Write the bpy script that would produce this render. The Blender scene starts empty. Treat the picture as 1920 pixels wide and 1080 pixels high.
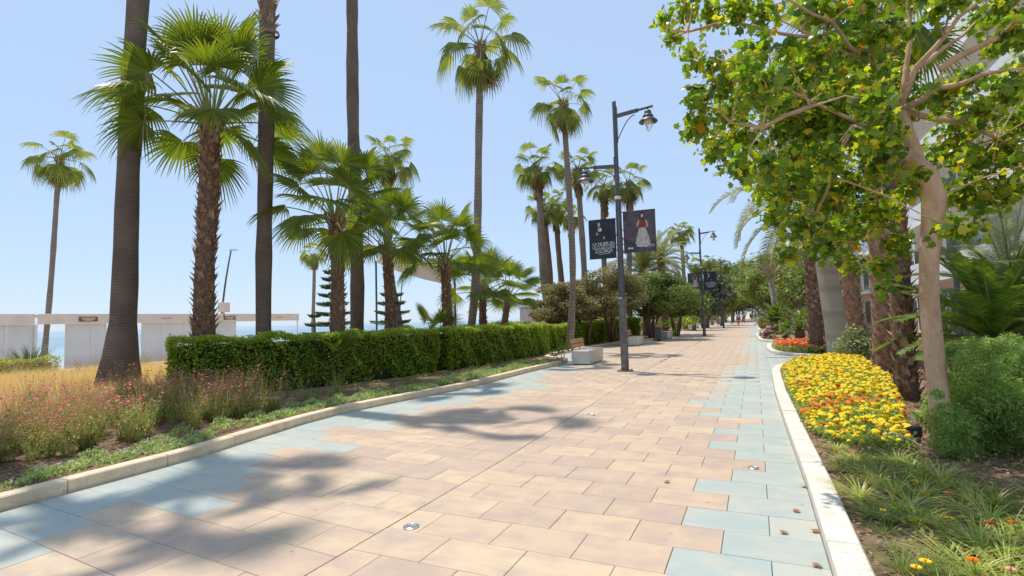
import bpy, math, random
import numpy as np
from math import radians, sin, cos, pi, sqrt, atan2
from mathutils import Vector, Matrix
S = bpy.context.scene
C = S.collection
RNG = random.Random(7)
NR = np.random.default_rng(7)

# ------------------------------------------------------------------ camera, sky, sun, exposure
YAW, PITCH, ROLL, EYE, FPX = -0.4257, 0.059, -0.026, 1.57, 1000.0
_f = Vector((sin(YAW)*cos(PITCH), cos(YAW)*cos(PITCH), sin(PITCH)))
_r = Vector((cos(YAW), -sin(YAW), 0)); _u = _r.cross(_f)
CR = _r*cos(ROLL) + _u*sin(ROLL); CU = -_r*sin(ROLL) + _u*cos(ROLL)
cam_d = bpy.data.cameras.new('camera'); cam = bpy.data.objects.new('camera', cam_d); C.objects.link(cam)
cam.matrix_world = Matrix(((CR.x, CU.x, -_f.x, 0), (CR.y, CU.y, -_f.y, 0), (CR.z, CU.z, -_f.z, EYE), (0, 0, 0, 1)))
cam_d.sensor_width = 36; cam_d.lens = 36*FPX/1920; cam_d.clip_start = .05; cam_d.clip_end = 9000
S.camera = cam
SUN = Vector((-0.31, 0.15, 1.0)).normalized()          # towards the sun
w = bpy.data.worlds.new('World'); S.world = w; w.use_nodes = True
nt = w.node_tree; bg = nt.nodes['Background']
sk = nt.nodes.new('ShaderNodeTexSky'); sk.sky_type = 'NISHITA'; sk.sun_disc = False
sk.sun_elevation = math.asin(SUN.z); sk.sun_rotation = atan2(SUN.x, SUN.y)
sk.altitude = 0; sk.air_density = 1.0; sk.dust_density = 0.25; sk.ozone_density = 2.2
hz = nt.nodes.new('ShaderNodeMix'); hz.data_type = 'RGBA'; hz.inputs[0].default_value = .85      # thin summer haze veils the clear sky
hz.inputs[7].default_value = (1.74, 2.28, 3.12, 1); nt.links.new(sk.outputs[0], hz.inputs[6]); nt.links.new(hz.outputs[2], bg.inputs[0]); bg.inputs[1].default_value = 0.15
sd = bpy.data.lights.new('sun', 'SUN'); sd.energy = 2.25; sd.angle = radians(.6); sd.color = (1, .93, .83)
so = bpy.data.objects.new('sun', sd); C.objects.link(so); so.rotation_euler = SUN.to_track_quat('Z', 'Y').to_euler()
S.view_settings.view_transform = 'Standard'; S.view_settings.look = 'None'
S.view_settings.exposure = 0.90; S.view_settings.gamma = 1; S.view_settings.use_curve_mapping = False
S.cycles.max_bounces = 8; S.cycles.diffuse_bounces = 4; S.cycles.transmission_bounces = 6; S.cycles.transparent_max_bounces = 8

def A(px, py, D):
    """world point seen at a pixel of the 1920x1080 photograph at D metres in front of the camera"""
    return Vector((0, 0, EYE)) + (_f + CR*((px-960)/FPX) - CU*((py-540)/FPX))*D
def G(px, py, z=0.):
    d = _f + CR*((px-960)/FPX) - CU*((py-540)/FPX)
    return Vector((0, 0, EYE)) + d*((z-EYE)/d.z)

# ------------------------------------------------------------------ object helpers
def tag(o, label=None, cat=None, group=None, kind=None):
    if label: o['label'] = label
    if cat: o['category'] = cat
    if group: o['group'] = group
    if kind: o['kind'] = kind
    return o
def empty(name, loc=(0, 0, 0), rz=0, **k):
    o = bpy.data.objects.new(name, None); C.objects.link(o); o.location = loc; o.rotation_euler.z = rz
    o.empty_display_size = .2
    return tag(o, **k)
def link(name, me, parent=None, loc=(0, 0, 0), rz=0, **k):
    o = bpy.data.objects.new(name, me); C.objects.link(o); o.parent = parent; o.location = loc; o.rotation_euler.z = rz
    return tag(o, **k)
def mk(name, V, F, mats, mi=None, smooth=False):
    me = bpy.data.meshes.new(name)
    if isinstance(F, np.ndarray):
        V = np.asarray(V, dtype=np.float32); n, k = F.shape
        me.vertices.add(len(V)); me.vertices.foreach_set('co', V.ravel())
        me.loops.add(n*k); me.loops.foreach_set('vertex_index', F.astype(np.int32).ravel())
        me.polygons.add(n); me.polygons.foreach_set('loop_start', np.arange(n, dtype=np.int32)*k)
        me.polygons.foreach_set('loop_total', np.full(n, k, dtype=np.int32))
        if mi is not None: me.polygons.foreach_set('material_index', np.asarray(mi, dtype=np.int32))
        me.update(calc_edges=True)
    else:
        me.from_pydata([tuple(v) for v in V], [], F)
        if mi is not None: me.polygons.foreach_set('material_index', np.asarray(mi, dtype=np.int32))
        me.update()
    if not isinstance(mats, (list, tuple)): mats = [mats]
    for m in mats: me.materials.append(m)
    if smooth: me.polygons.foreach_set('use_smooth', np.ones(len(me.polygons), dtype=bool))
    return me
class MB:
    def __init__(s): s.V = []; s.F = []; s.M = []
    def add(s, V, F, m=0):
        b = len(s.V); s.V += [tuple(v) for v in V]; s.F += [tuple(i+b for i in f) for f in F]; s.M += [m]*len(F)
    def box(s, x0, x1, y0, y1, z0, z1, m=0, bev=0.0):
        if bev > 0:
            b = bev; V = []
            for (z, i) in ((z0, 0), (z1-b, 0), (z1, b)):
                V += [(x0+i, y0+i, z), (x1-i, y0+i, z), (x1-i, y1-i, z), (x0+i, y1-i, z)]
            F = [(3, 2, 1, 0)]
            for k in (0, 4):
                for j in range(4): F.append((k+j, k+(j+1) % 4, k+4+(j+1) % 4, k+4+j))
            F.append((8, 9, 10, 11)); s.add(V, F, m); return
        s.add([(x0, y0, z0), (x1, y0, z0), (x1, y1, z0), (x0, y1, z0), (x0, y0, z1), (x1, y0, z1), (x1, y1, z1), (x0, y1, z1)],
              [(3, 2, 1, 0), (4, 5, 6, 7), (0, 1, 5, 4), (1, 2, 6, 5), (2, 3, 7, 6), (3, 0, 4, 7)], m)
    def tube(s, P, R, n=8, m=0, cap=True):
        P = [Vector(p) for p in P]; V = []; F = []
        up = Vector((0, 0, 1)); prev = None
        for i, p in enumerate(P):
            t = (P[min(i+1, len(P)-1)]-P[max(i-1, 0)]).normalized()
            if prev is None: a = t.cross(up) if abs(t.z) < .95 else t.cross(Vector((1, 0, 0)))
            else: a = prev - t*prev.dot(t)
            a.normalize(); prev = a; b = t.cross(a)
            r = R[i] if hasattr(R, '__len__') else R
            for j in range(n):
                th = 2*pi*j/n; V.append(p+a*(r*cos(th))+b*(r*sin(th)))
        for i in range(len(P)-1):
            for j in range(n): F.append((i*n+j, i*n+(j+1) % n, (i+1)*n+(j+1) % n, (i+1)*n+j))
        if cap: F.append(tuple(range(n-1, -1, -1))); F.append(tuple((len(P)-1)*n+j for j in range(n)))
        s.add(V, F, m)
    def lathe(s, prof, n=16, c=(0, 0, 0), m=0, cap=True):
        V = []; F = []
        for (r, z) in prof:
            for j in range(n): V.append((c[0]+r*cos(2*pi*j/n), c[1]+r*sin(2*pi*j/n), c[2]+z))
        for i in range(len(prof)-1):
            for j in range(n): F.append((i*n+j, i*n+(j+1) % n, (i+1)*n+(j+1) % n, (i+1)*n+j))
        if cap: F.append(tuple(range(n-1, -1, -1))); F.append(tuple((len(prof)-1)*n+j for j in range(n)))
        s.add(V, F, m)
    def build(s, name, mats, parent=None, smooth=False, loc=(0, 0, 0), rz=0, **k):
        return link(name, mk(name, s.V, s.F, mats, s.M, smooth), parent, loc, rz, **k)
    def mesh(s, name, mats, smooth=False): return mk(name, s.V, s.F, mats, s.M, smooth)
def uni(F): return np.array(F, dtype=np.int32)
def scatter(Vb, Fb, M, T):
    """copy a base mesh (numpy) with n 3x3 matrices and n offsets into one vertex / face array"""
    Vb = np.asarray(Vb, float); Fb = uni(Fb); n = len(T)
    V = np.einsum('nij,vj->nvi', M, Vb) + T[:, None, :]
    F = Fb[None] + (np.arange(n)*len(Vb))[:, None, None]
    return V.reshape(-1, 3), F.reshape(-1, Fb.shape[1])
def rotz(a):
    c, s_ = np.cos(a), np.sin(a); M = np.zeros((len(a), 3, 3)); M[:, 0, 0] = c; M[:, 0, 1] = -s_; M[:, 1, 0] = s_; M[:, 1, 1] = c; M[:, 2, 2] = 1
    return M
def frames(Nrm, spin, size):
    """matrices whose local z is Nrm, turned by spin, scaled by size"""
    Nrm = Nrm/np.linalg.norm(Nrm, axis=1, keepdims=True)
    h = np.where(np.abs(Nrm[:, 2:3]) < .9, np.array([[0, 0, 1.]]), np.array([[1., 0, 0]]))
    a = np.cross(h, Nrm); a /= np.linalg.norm(a, axis=1, keepdims=True); b = np.cross(Nrm, a)
    c, s_ = np.cos(spin)[:, None], np.sin(spin)[:, None]
    x = a*c+b*s_; y = -a*s_+b*c
    return np.stack([x, y, Nrm], axis=2)*np.reshape(size, (-1, 1, 1))
def cat_parts(parts):
    V = []; F = []; M = []; b = 0
    for (v, f, m) in parts:
        V.append(v); F.append(f+b); M.append(np.full(len(f), m)); b += len(v)
    return np.concatenate(V), np.concatenate(F), np.concatenate(M)

# ------------------------------------------------------------------ materials
def new_mat(name):
    m = bpy.data.materials.new(name); m.use_nodes = True
    nt = m.node_tree; return m, nt, nt.nodes['Principled BSDF'], nt.nodes['Material Output']
def N(nt, t, **k):
    n = nt.nodes.new(t)
    for a, v in k.items(): setattr(n, a, v)
    return n
def ramp(nt, stops, src, interp='LINEAR'):
    r = N(nt, 'ShaderNodeValToRGB'); e = r.color_ramp.elements; r.color_ramp.interpolation = interp
    while len(e) > 1: e.remove(e[0])
    e[0].position = stops[0][0]; e[0].color = (*stops[0][1], 1)
    for p, c in stops[1:]:
        x = e.new(p); x.color = (*c, 1)
    nt.links.new(src, r.inputs[0]); return r.outputs[0]
def noise(nt, scale, detail=4, rough=.55, vec=None, stretch=None):
    n = N(nt, 'ShaderNodeTexNoise'); n.inputs['Scale'].default_value = scale; n.inputs['Detail'].default_value = detail
    n.inputs['Roughness'].default_value = rough
    if vec is None:
        g = N(nt, 'ShaderNodeNewGeometry'); vec = g.outputs['Position']
    if stretch:
        mp = N(nt, 'ShaderNodeMapping'); mp.inputs['Scale'].default_value = stretch; nt.links.new(vec, mp.inputs[0]); vec = mp.outputs[0]
    nt.links.new(vec, n.inputs['Vector']); return n.outputs['Fac']
def mix(nt, a, b, fac, mode='MIX'):
    m = N(nt, 'ShaderNodeMix'); m.data_type = 'RGBA'; m.blend_type = mode; m.clamp_factor = True
    for s_, v in ((m.inputs[0], fac), (m.inputs[6], a), (m.inputs[7], b)):
        if isinstance(v, (int, float)): s_.default_value = v
        elif isinstance(v, tuple): s_.default_value = (*v, 1)
        else: nt.links.new(v, s_)
    return m.outputs[2]
def bump(nt, p, h, strength=.3, dist=.01):
    b = N(nt, 'ShaderNodeBump'); b.inputs['Strength'].default_value = strength; b.inputs['Distance'].default_value = dist
    nt.links.new(h, b.inputs['Height']); nt.links.new(b.outputs[0], p.inputs['Normal'])
def kerb_mat(name, col, dirt):
    m, nt, p, o = new_mat(name); g = N(nt, 'ShaderNodeNewGeometry'); sx = N(nt, 'ShaderNodeSeparateXYZ'); nt.links.new(g.outputs['Position'], sx.inputs[0])
    c = ramp(nt, [(.3, tuple(v*.84 for v in col)), (.7, tuple(min(1, v*1.05) for v in col))], noise(nt, 3.2, 6, .6))
    c = mix(nt, c, dirt, ramp(nt, [(.50, (0, 0, 0)), (.72, (.55, .55, .55))], noise(nt, 6, 8, .75)))
    c = mix(nt, c, tuple(v*.45 for v in dirt), ramp(nt, [(.60, (0, 0, 0)), (.68, (.6, .6, .6))], noise(nt, 38, 4, .7)))
    zr = ramp(nt, [(.0, (.75, .75, .75)), (.3, (0, 0, 0))], sx.outputs[2]); nz = noise(nt, 9, 5, .7)
    mm = N(nt, 'ShaderNodeMapRange'); mm.inputs[1].default_value = 0; mm.inputs[2].default_value = .045; mm.inputs[3].default_value = .7; mm.inputs[4].default_value = 0; nt.links.new(sx.outputs[2], mm.inputs[0])
    ml = N(nt, 'ShaderNodeMath'); ml.operation = 'MULTIPLY'; nt.links.new(mm.outputs[0], ml.inputs[0]); nt.links.new(nz, ml.inputs[1]); c = mix(nt, c, tuple(v*.6 for v in dirt), ml.outputs[0])
    nt.links.new(c, p.inputs['Base Color']); p.inputs['Roughness'].default_value = .85; bump(nt, p, noise(nt, 30, 6, .7), .4, .006); return m
def plain(name, col, rough=.6, metal=0, var=.12, scale=8, bs=.15, bd=.004):
    m, nt, p, o = new_mat(name)
    n = noise(nt, scale, 5)
    d = tuple(c*(1-var*1.6) for c in col); l = tuple(min(1, c*(1+var)) for c in col)
    nt.links.new(ramp(nt, [(.3, d), (.7, l)], n), p.inputs['Base Color'])
    p.inputs['Roughness'].default_value = rough; p.inputs['Metallic'].default_value = metal
    if bs: bump(nt, p, noise(nt, scale*9, 3), bs, bd)
    return m
def leafy(name, stops, trans=.35, rough=.45, tgain=(1.5, 1.7, .7), nz=1.1, spec=.35, obj=False):
    """leaf: colour per leaf (island) from a ramp, drifted by a wide noise, light coming through from behind"""
    m, nt, p, o = new_mat(name)
    if obj:
        oi = N(nt, 'ShaderNodeObjectInfo'); r = oi.outputs['Random']
    else:
        g = N(nt, 'ShaderNodeNewGeometry'); r = g.outputs['Random Per Island']
    c = ramp(nt, stops, r)
    n = noise(nt, nz, 3)
    c2 = mix(nt, c, (.45, .45, .45), n, 'OVERLAY')
    nt.links.new(c2, p.inputs['Base Color']); p.inputs['Roughness'].default_value = rough
    p.inputs['Specular IOR Level'].default_value = spec
    t = N(nt, 'ShaderNodeBsdfTranslucent')
    mm = mix(nt, c2, tgain, 1.0, 'MULTIPLY'); nt.links.new(mm, t.inputs[0])
    ms = N(nt, 'ShaderNodeMixShader'); ms.inputs[0].default_value = trans
    nt.links.new(p.outputs[0], ms.inputs[1]); nt.links.new(t.outputs[0], ms.inputs[2]); nt.links.new(ms.outputs[0], o.inputs[0])
    return m

def tile_mat(name, cols, extra):
    m, nt, p, o = new_mat(name)
    at = N(nt, 'ShaderNodeAttribute'); at.attribute_name = 'tint'
    base = ramp(nt, [(i/(len(cols)-1), c) for i, c in enumerate(cols)], at.outputs['Fac'])
    n1 = noise(nt, 2.6, 4, .6, stretch=(1, 1.7, 1)); n2 = noise(nt, 11, 5, .6)
    c = mix(nt, base, extra[0], ramp(nt, [(.42, (0, 0, 0)), (.66, (.72, .72, .72))], n1))
    c = mix(nt, c, extra[1], ramp(nt, [(.5, (0, 0, 0)), (.75, (.4, .4, .4))], noise(nt, 3.3, 3, .5, stretch=(1.9, 1, 1))))
    c = mix(nt, c, (.5, .5, .5), n2, 'SOFT_LIGHT')
    st = ramp(nt, [(.0, (.55, .5, .45)), (.22, (1, 1, 1))], noise(nt, 42, 2, .5))
    sp = N(nt, 'ShaderNodeTexVoronoi'); sp.inputs['Scale'].default_value = 3.1
    g = N(nt, 'ShaderNodeNewGeometry'); nt.links.new(g.outputs['Position'], sp.inputs['Vector'])
    c = mix(nt, c, (.16, .10, .07), ramp(nt, [(.018, (.75, .75, .75)), (.05, (0, 0, 0))], sp.outputs['Distance']))
    c = mix(nt, c, (.27, .20, .15), ramp(nt, [(.60, (0, 0, 0)), (.78, (.38, .38, .38))], noise(nt, .9, 8, .72)))
    c = mix(nt, c, (.20, .15, .12), ramp(nt, [(.70, (0, 0, 0)), (.76, (.35, .35, .35))], noise(nt, 17, 3, .6)))
    nt.links.new(c, p.inputs['Base Color'])
    nt.links.new(ramp(nt, [(.3, (.5, .5, .5)), (.7, (.72, .72, .72))], n2), p.inputs['Roughness'])
    p.inputs['Specular IOR Level'].default_value = .3
    bump(nt, p, noise(nt, 90, 4, .7), .25, .002)
    return m
M_peach = tile_mat('peach_paving', [(.56, .415, .29), (.52, .385, .28), (.58, .435, .295), (.49, .36, .27), (.60, .46, .31), (.55, .395, .27)], [(.42, .325, .27), (.64, .505, .34)])
M_blue = tile_mat('blue_paving', [(.385, .435, .40), (.42, .455, .405), (.345, .41, .39), (.45, .47, .41), (.48, .48, .405)], [(.50, .475, .39), (.34, .385, .395)])
M_grout = plain('paving_joint', (.19, .14, .10), .95, scale=14)
M_kerb = kerb_mat('kerb_limestone', (.76, .60, .41), (.40, .29, .19))
M_kerbw = kerb_mat('kerb_white_limestone', (.74, .68, .59), (.45, .36, .27))
M_conc = plain('cast_concrete', (.66, .60, .52), .75, var=.08, scale=5, bs=.2)
M_wood = plain('bench_wood', (.62, .31, .13), .5, var=.25, scale=12)
M_metal = plain('lamp_grey_metal', (.115, .115, .125), .45, .55, var=.12, scale=6, bs=.05)
M_metal2 = plain('lamp_weathered_metal', (.17, .155, .15), .55, .3, var=.25, scale=7, bs=.1)
M_dark = plain('dark_metal', (.04, .04, .045), .45, .3)
M_steel = plain('brushed_steel', (.6, .6, .62), .25, .9, bs=0)
M_white = plain('white_render', (.80, .78, .75), .8, var=.04, scale=1.2)
M_cream = plain('cream_canvas', (.78, .68, .58), .85, var=.06, scale=1.4)
M_panel = plain('translucent_panel', (.72, .73, .73), .7, var=.06, scale=.8)
M_sign = plain('brown_sign', (.20, .09, .05), .6)
M_signt = plain('sign_print', (.75, .65, .5), .6, bs=0)
M_signr = plain('faded_red_print', (.62, .42, .38), .7, bs=0)
M_terra = plain('terracotta', (.45, .19, .10), .8, var=.15)
M_soil = None
def soil_mat(name, cols, sc=5):
    m, nt, p, o = new_mat(name)
    n = noise(nt, sc, 8, .7)
    c = ramp(nt, [(.3, cols[0]), (.5, cols[1]), (.7, cols[2])], n)
    nt.links.new(c, p.inputs['Base Color']); p.inputs['Roughness'].default_value = .95
    p.inputs['Specular IOR Level'].default_value = .1
    bump(nt, p, noise(nt, sc*7, 8, .75), .9, .03); return m
M_soil = soil_mat('bed_soil', [(.15, .095, .06), (.27, .18, .115), (.42, .30, .20)], 7)
M_sand = soil_mat('beach_sand', [(.48, .38, .28), (.56, .46, .36), (.64, .55, .45)], .8)
M_bark = plain('smooth_pale_bark', (.62, .40, .25), .85, var=.26, scale=6, bs=.6, bd=.012)
def bark_mat():
    m, nt, p, o = new_mat('pale_bark'); g = N(nt, 'ShaderNodeNewGeometry')
    c = ramp(nt, [(.28, (.36, .225, .14)), (.5, (.56, .37, .235)), (.72, (.72, .52, .35))], noise(nt, 5, 7, .65, stretch=(1, 1, .4)))
    v = N(nt, 'ShaderNodeTexVoronoi'); v.feature = 'DISTANCE_TO_EDGE'; v.inputs['Scale'].default_value = 8
    mp = N(nt, 'ShaderNodeMapping'); mp.inputs['Scale'].default_value = (1, 1, .38); nz = N(nt, 'ShaderNodeTexNoise'); nz.inputs['Scale'].default_value = 3
    nt.links.new(g.outputs['Position'], nz.inputs['Vector']); ad = N(nt, 'ShaderNodeVectorMath'); ad.operation = 'MULTIPLY_ADD'; nt.links.new(nz.outputs['Color'], ad.inputs[0]); ad.inputs[1].default_value = (.35, .35, .35); nt.links.new(g.outputs['Position'], ad.inputs[2])
    nt.links.new(ad.outputs[0], mp.inputs[0]); nt.links.new(mp.outputs[0], v.inputs['Vector'])
    cr = ramp(nt, [(.0, (.14, .14, .14)), (.05, (0, 0, 0))], v.outputs['Distance']); c = mix(nt, c, (.25, .15, .09), cr)
    c = mix(nt, c, (.20, .12, .08), ramp(nt, [(.66, (0, 0, 0)), (.72, (.7, .7, .7))], noise(nt, 13, 3, .6)))
    nt.links.new(c, p.inputs['Base Color']); p.inputs['Roughness'].default_value = .85
    a2 = N(nt, 'ShaderNodeMath'); a2.operation = 'MULTIPLY_ADD'; nt.links.new(noise(nt, 22, 6, .7, stretch=(1, 1, .3)), a2.inputs[0]); a2.inputs[1].default_value = .7; nt.links.new(v.outputs['Distance'], a2.inputs[2])
    bump(nt, p, a2.outputs[0], .8, .02); return m
M_bark = bark_mat()
def sea_mat():
    m, nt, p, o = new_mat('sea_water')
    g = N(nt, 'ShaderNodeNewGeometry'); sx = N(nt, 'ShaderNodeSeparateXYZ'); nt.links.new(g.outputs['Position'], sx.inputs[0])
    mr = N(nt, 'ShaderNodeMapRange'); mr.inputs[1].default_value = -64; mr.inputs[2].default_value = -520; nt.links.new(sx.outputs[0], mr.inputs[0])
    c = ramp(nt, [(0, (.42, .52, .52)), (.05, (.28, .42, .46)), (.22, (.20, .32, .40)), (.6, (.19, .29, .37)), (1, (.26, .35, .42))], mr.outputs[0])  # far end paler: horizon haze put into the water colour
    nt.links.new(c, p.inputs['Base Color']); p.inputs['Roughness'].default_value = .45
    bump(nt, p, noise(nt, .35, 8, .7, stretch=(1, .3, 1)), .9, .6); return m
M_sea = sea_mat()
def trunk_mat(name, dark, light, ring=22, rs=.7):
    m, nt, p, o = new_mat(name)
    g = N(nt, 'ShaderNodeNewGeometry')
    n0 = noise(nt, 1.7, 4, .6)
    wv = N(nt, 'ShaderNodeTexWave'); wv.bands_direction = 'Z'; wv.inputs['Scale'].default_value = ring; wv.inputs['Distortion'].default_value = 3.2
    wv.inputs['Detail'].default_value = 3; wv.inputs['Detail Scale'].default_value = 2.2
    mp = N(nt, 'ShaderNodeMapping'); mp.inputs['Scale'].default_value = (.25, .25, .62); nt.links.new(g.outputs['Position'], mp.inputs[0]); nt.links.new(mp.outputs[0], wv.inputs['Vector'])
    st = noise(nt, 16, 4, .6, stretch=(1, 1, .22))
    c = ramp(nt, [(.25, dark), (.75, light)], n0)
    c = mix(nt, c, tuple(x*.5 for x in dark), ramp(nt, [(.0, (.38, .38, .38)), (.4, (0, 0, 0))], wv.outputs['Fac']))
    c = mix(nt, c, (.5, .5, .5), st, 'OVERLAY')
    nt.links.new(c, p.inputs['Base Color']); p.inputs['Roughness'].default_value = .9; p.inputs['Specular IOR Level'].default_value = .2
    ad = N(nt, 'ShaderNodeMath'); ad.operation = 'ADD'; nt.links.new(wv.outputs['Fac'], ad.inputs[0]); nt.links.new(st, ad.inputs[1])
    bump(nt, p, ad.outputs[0], rs, .02); return m
M_trunk = trunk_mat('ringed_palm_trunk', (.125, .096, .078), (.225, .175, .14), 8, .4)
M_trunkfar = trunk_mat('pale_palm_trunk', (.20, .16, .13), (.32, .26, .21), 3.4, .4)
M_royal = trunk_mat('smooth_grey_trunk', (.34, .29, .225), (.42, .37, .30), .7, .12)
M_boot = plain('palm_leaf_bases', (.32, .18, .115), .9, var=.4, scale=11, bs=.7, bd=.012)
M_bootl = plain('torn_leaf_bases', (.40, .27, .18), .9, var=.4, scale=9, bs=.5)
M_fiber = plain('palm_fibre', (.23, .14, .095), .95, var=.4, scale=20, bs=.9, bd=.02)
M_fan = leafy('fan_leaf', [(0, (.085, .135, .025)), (.5, (.14, .19, .032)), (1, (.22, .26, .04))], .42, .38, (2.2, 2.1, .6), .8)
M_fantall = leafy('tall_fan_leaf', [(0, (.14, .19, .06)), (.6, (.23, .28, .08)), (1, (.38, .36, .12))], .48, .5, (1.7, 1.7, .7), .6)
M_pet = plain('leaf_stalk', (.22, .25, .07), .5, var=.2, bs=0)
M_dead = leafy('dead_palm_leaf', [(0, (.22, .14, .07)), (1, (.38, .27, .15))], .2, .8, (1.2, 1.1, 1), 2)
M_date = leafy('feather_leaf', [(0, (.16, .19, .07)), (.6, (.26, .28, .11)), (1, (.40, .35, .17))], .38, .5, (1.5, 1.5, .8), .6)
M_cyc = leafy('cycad_leaf', [(0, (.07, .14, .025)), (1, (.17, .25, .04))], .35, .3, (2.2, 2.2, .7), .8, .6)
M_cycl = leafy('young_cycad_leaf', [(0, (.12, .17, .03)), (1, (.20, .25, .05))], .35, .35, (1.6, 1.7, .8), .8, .5)
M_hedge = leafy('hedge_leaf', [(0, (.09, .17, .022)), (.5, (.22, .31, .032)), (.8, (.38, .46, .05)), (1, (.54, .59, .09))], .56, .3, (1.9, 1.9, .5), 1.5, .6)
M_hedgel = leafy('lime_sunlit_hedge_leaf', [(0, (.22, .31, .03)), (1, (.48, .53, .06))], .35, .4, (1.6, 1.7, .7), 1.5)  # own leaf of the lime hedges; painted sunlight on the other hedges' tops
M_core = plain('hedge_inner_shade', (.022, .028, .012), .95, var=.3, bs=0)  # near-black, the shade inside the hedge put into the colour
M_plane = leafy('lobed_tree_leaf', [(0, (.06, .13, .02)), (.35, (.13, .23, .028)), (.62, (.22, .33, .035)), (.84, (.36, .43, .045)), (.93, (.48, .46, .03)), (.975, (.58, .44, .03)), (.99, (.50, .22, .03)), (1, (.42, .16, .05))], .58, .3, (1.9, 1.8, .45), .9, .6)
M_tama = leafy('olive_brown_leaf', [(0, (.15, .15, .06)), (.6, (.28, .25, .11)), (1, (.46, .38, .20))], .35, .6, (1.3, 1.3, .8), .5)
M_tree = leafy('green_tree_leaf', [(0, (.09, .15, .04)), (.6, (.18, .25, .06)), (1, (.33, .37, .10))], .3, .5, (1.6, 1.7, .7), .3)
M_treey = leafy('yellow_green_leaf', [(0, (.14, .19, .04)), (.6, (.24, .28, .06)), (1, (.38, .38, .10))], .35, .5, (1.5, 1.6, .7), .4)
M_treed = leafy('dark_tree_leaf', [(0, (.09, .12, .06)), (1, (.20, .22, .13))], .2, .6, (1.2, 1.2, .9), .4)
M_jaca = leafy('purple_grey_leaf', [(0, (.12, .115, .14)), (1, (.24, .22, .26))], .25, .6, (1.2, 1.1, 1.2), .4)
M_arau = leafy('needle_branch', [(0, (.08, .14, .06)), (1, (.17, .24, .10))], .2, .6, (1.2, 1.3, .9), 1)
M_rose = leafy('fine_shrub_leaf', [(0, (.17, .27, .08)), (.6, (.33, .45, .15)), (1, (.52, .60, .26))], .55, .5, (1.5, 1.6, .8), 2.2)
M_pale = leafy('pale_shrub_leaf', [(0, (.18, .23, .09)), (1, (.42, .45, .21))], .3, .5, (1.4, 1.4, .8), 2)
M_purple = leafy('burgundy_leaf', [(0, (.07, .02, .035)), (.7, (.17, .05, .075)), (1, (.33, .16, .16))], .25, .45, (1.6, .9, .9), 3)
M_gold = leafy('golden_feather_grass', [(0, (.60, .42, .14)), (.6, (.72, .56, .25)), (1, (.80, .68, .38))], .45, .6, (1.3, 1.2, .8), .9)
M_gleaf = leafy('wild_stem', [(0, (.17, .24, .05)), (.6, (.36, .39, .10)), (1, (.55, .46, .20))], .3, .6, (1.4, 1.4, .8), 1.5)
M_pink = leafy('pink_flower', [(0, (.55, .07, .13)), (.6, (.68, .14, .20)), (1, (.76, .36, .35))], .35, .6, (1.3, .8, .9), 3)
M_silver = leafy('silver_green_leaf', [(0, (.27, .38, .09)), (.6, (.46, .56, .19)), (1, (.66, .70, .42))], .4, .6, (1.3, 1.4, .9), 3)
M_wflower = leafy('tiny_white_flower', [(0, (.72, .74, .68)), (1, (.85, .85, .8))], .2, .6, (1, 1, 1), 3)
M_liri = leafy('strap_leaf', [(0, (.26, .35, .06)), (.5, (.46, .54, .10)), (.8, (.58, .58, .20)), (1, (.68, .60, .32))], .35, .45, (1.5, 1.5, .7), 2)
M_agave = leafy('spiky_leaf', [(0, (.10, .13, .07)), (1, (.24, .26, .15))], .15, .5, (1.2, 1.3, .9), 3)
M_mari_y = leafy('yellow_marigold', [(0, (.86, .60, .005)), (1, (.93, .76, .03))], .2, .6, (1.1, 1, .6), 3)
M_mari_o = leafy('orange_marigold', [(0, (.75, .17, .005)), (1, (.85, .28, .01))], .2, .6, (1.1, .9, .6), 3)
M_red = leafy('red_flower', [(0, (.72, .045, .02)), (.7, (.80, .14, .03)), (1, (.80, .36, .25))], .2, .6, (1.1, .8, .8), 3)
M_pinkp = leafy('pale_pink_flower', [(0, (.72, .30, .30)), (1, (.8, .5, .45))], .2, .6, (1.1, .9, .9), 3)
M_dry = leafy('dry_leaf', [(0, (.33, .15, .06)), (1, (.5, .27, .12))], .15, .7, (1.2, 1, .8), 3)
M_litter = leafy('leaf_litter', [(0, (.20, .11, .06)), (.6, (.36, .24, .14)), (1, (.55, .40, .26))], .1, .8, (1.1, 1, .9), 3)
def glass_mat():
    m, nt, p, o = new_mat('lamp_glass'); p.inputs['Base Color'].default_value = (.93, .95, .96, 1); p.inputs['Roughness'].default_value = .06
    p.inputs['Transmission Weight'].default_value = .85; p.inputs['IOR'].default_value = 1.2; return m
M_glass = glass_mat()
M_wglass = plain('window_glass', (.10, .13, .16), .12, .2, bs=0)
M_diff = plain('lamp_reflector', (.72, .62, .50), .5, bs=0)
M_skin = plain('skin', (.45, .27, .19), .6, bs=0)
M_shirt = plain('white_shirt', (.78, .78, .8), .8, bs=0)
M_khaki = plain('khaki_shirt', (.45, .33, .22), .8, bs=0)
M_shorts = plain('dark_shorts', (.05, .055, .07), .8, bs=0)
M_rubber = plain('black_rubber', (.02, .02, .02), .8, bs=0)

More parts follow.
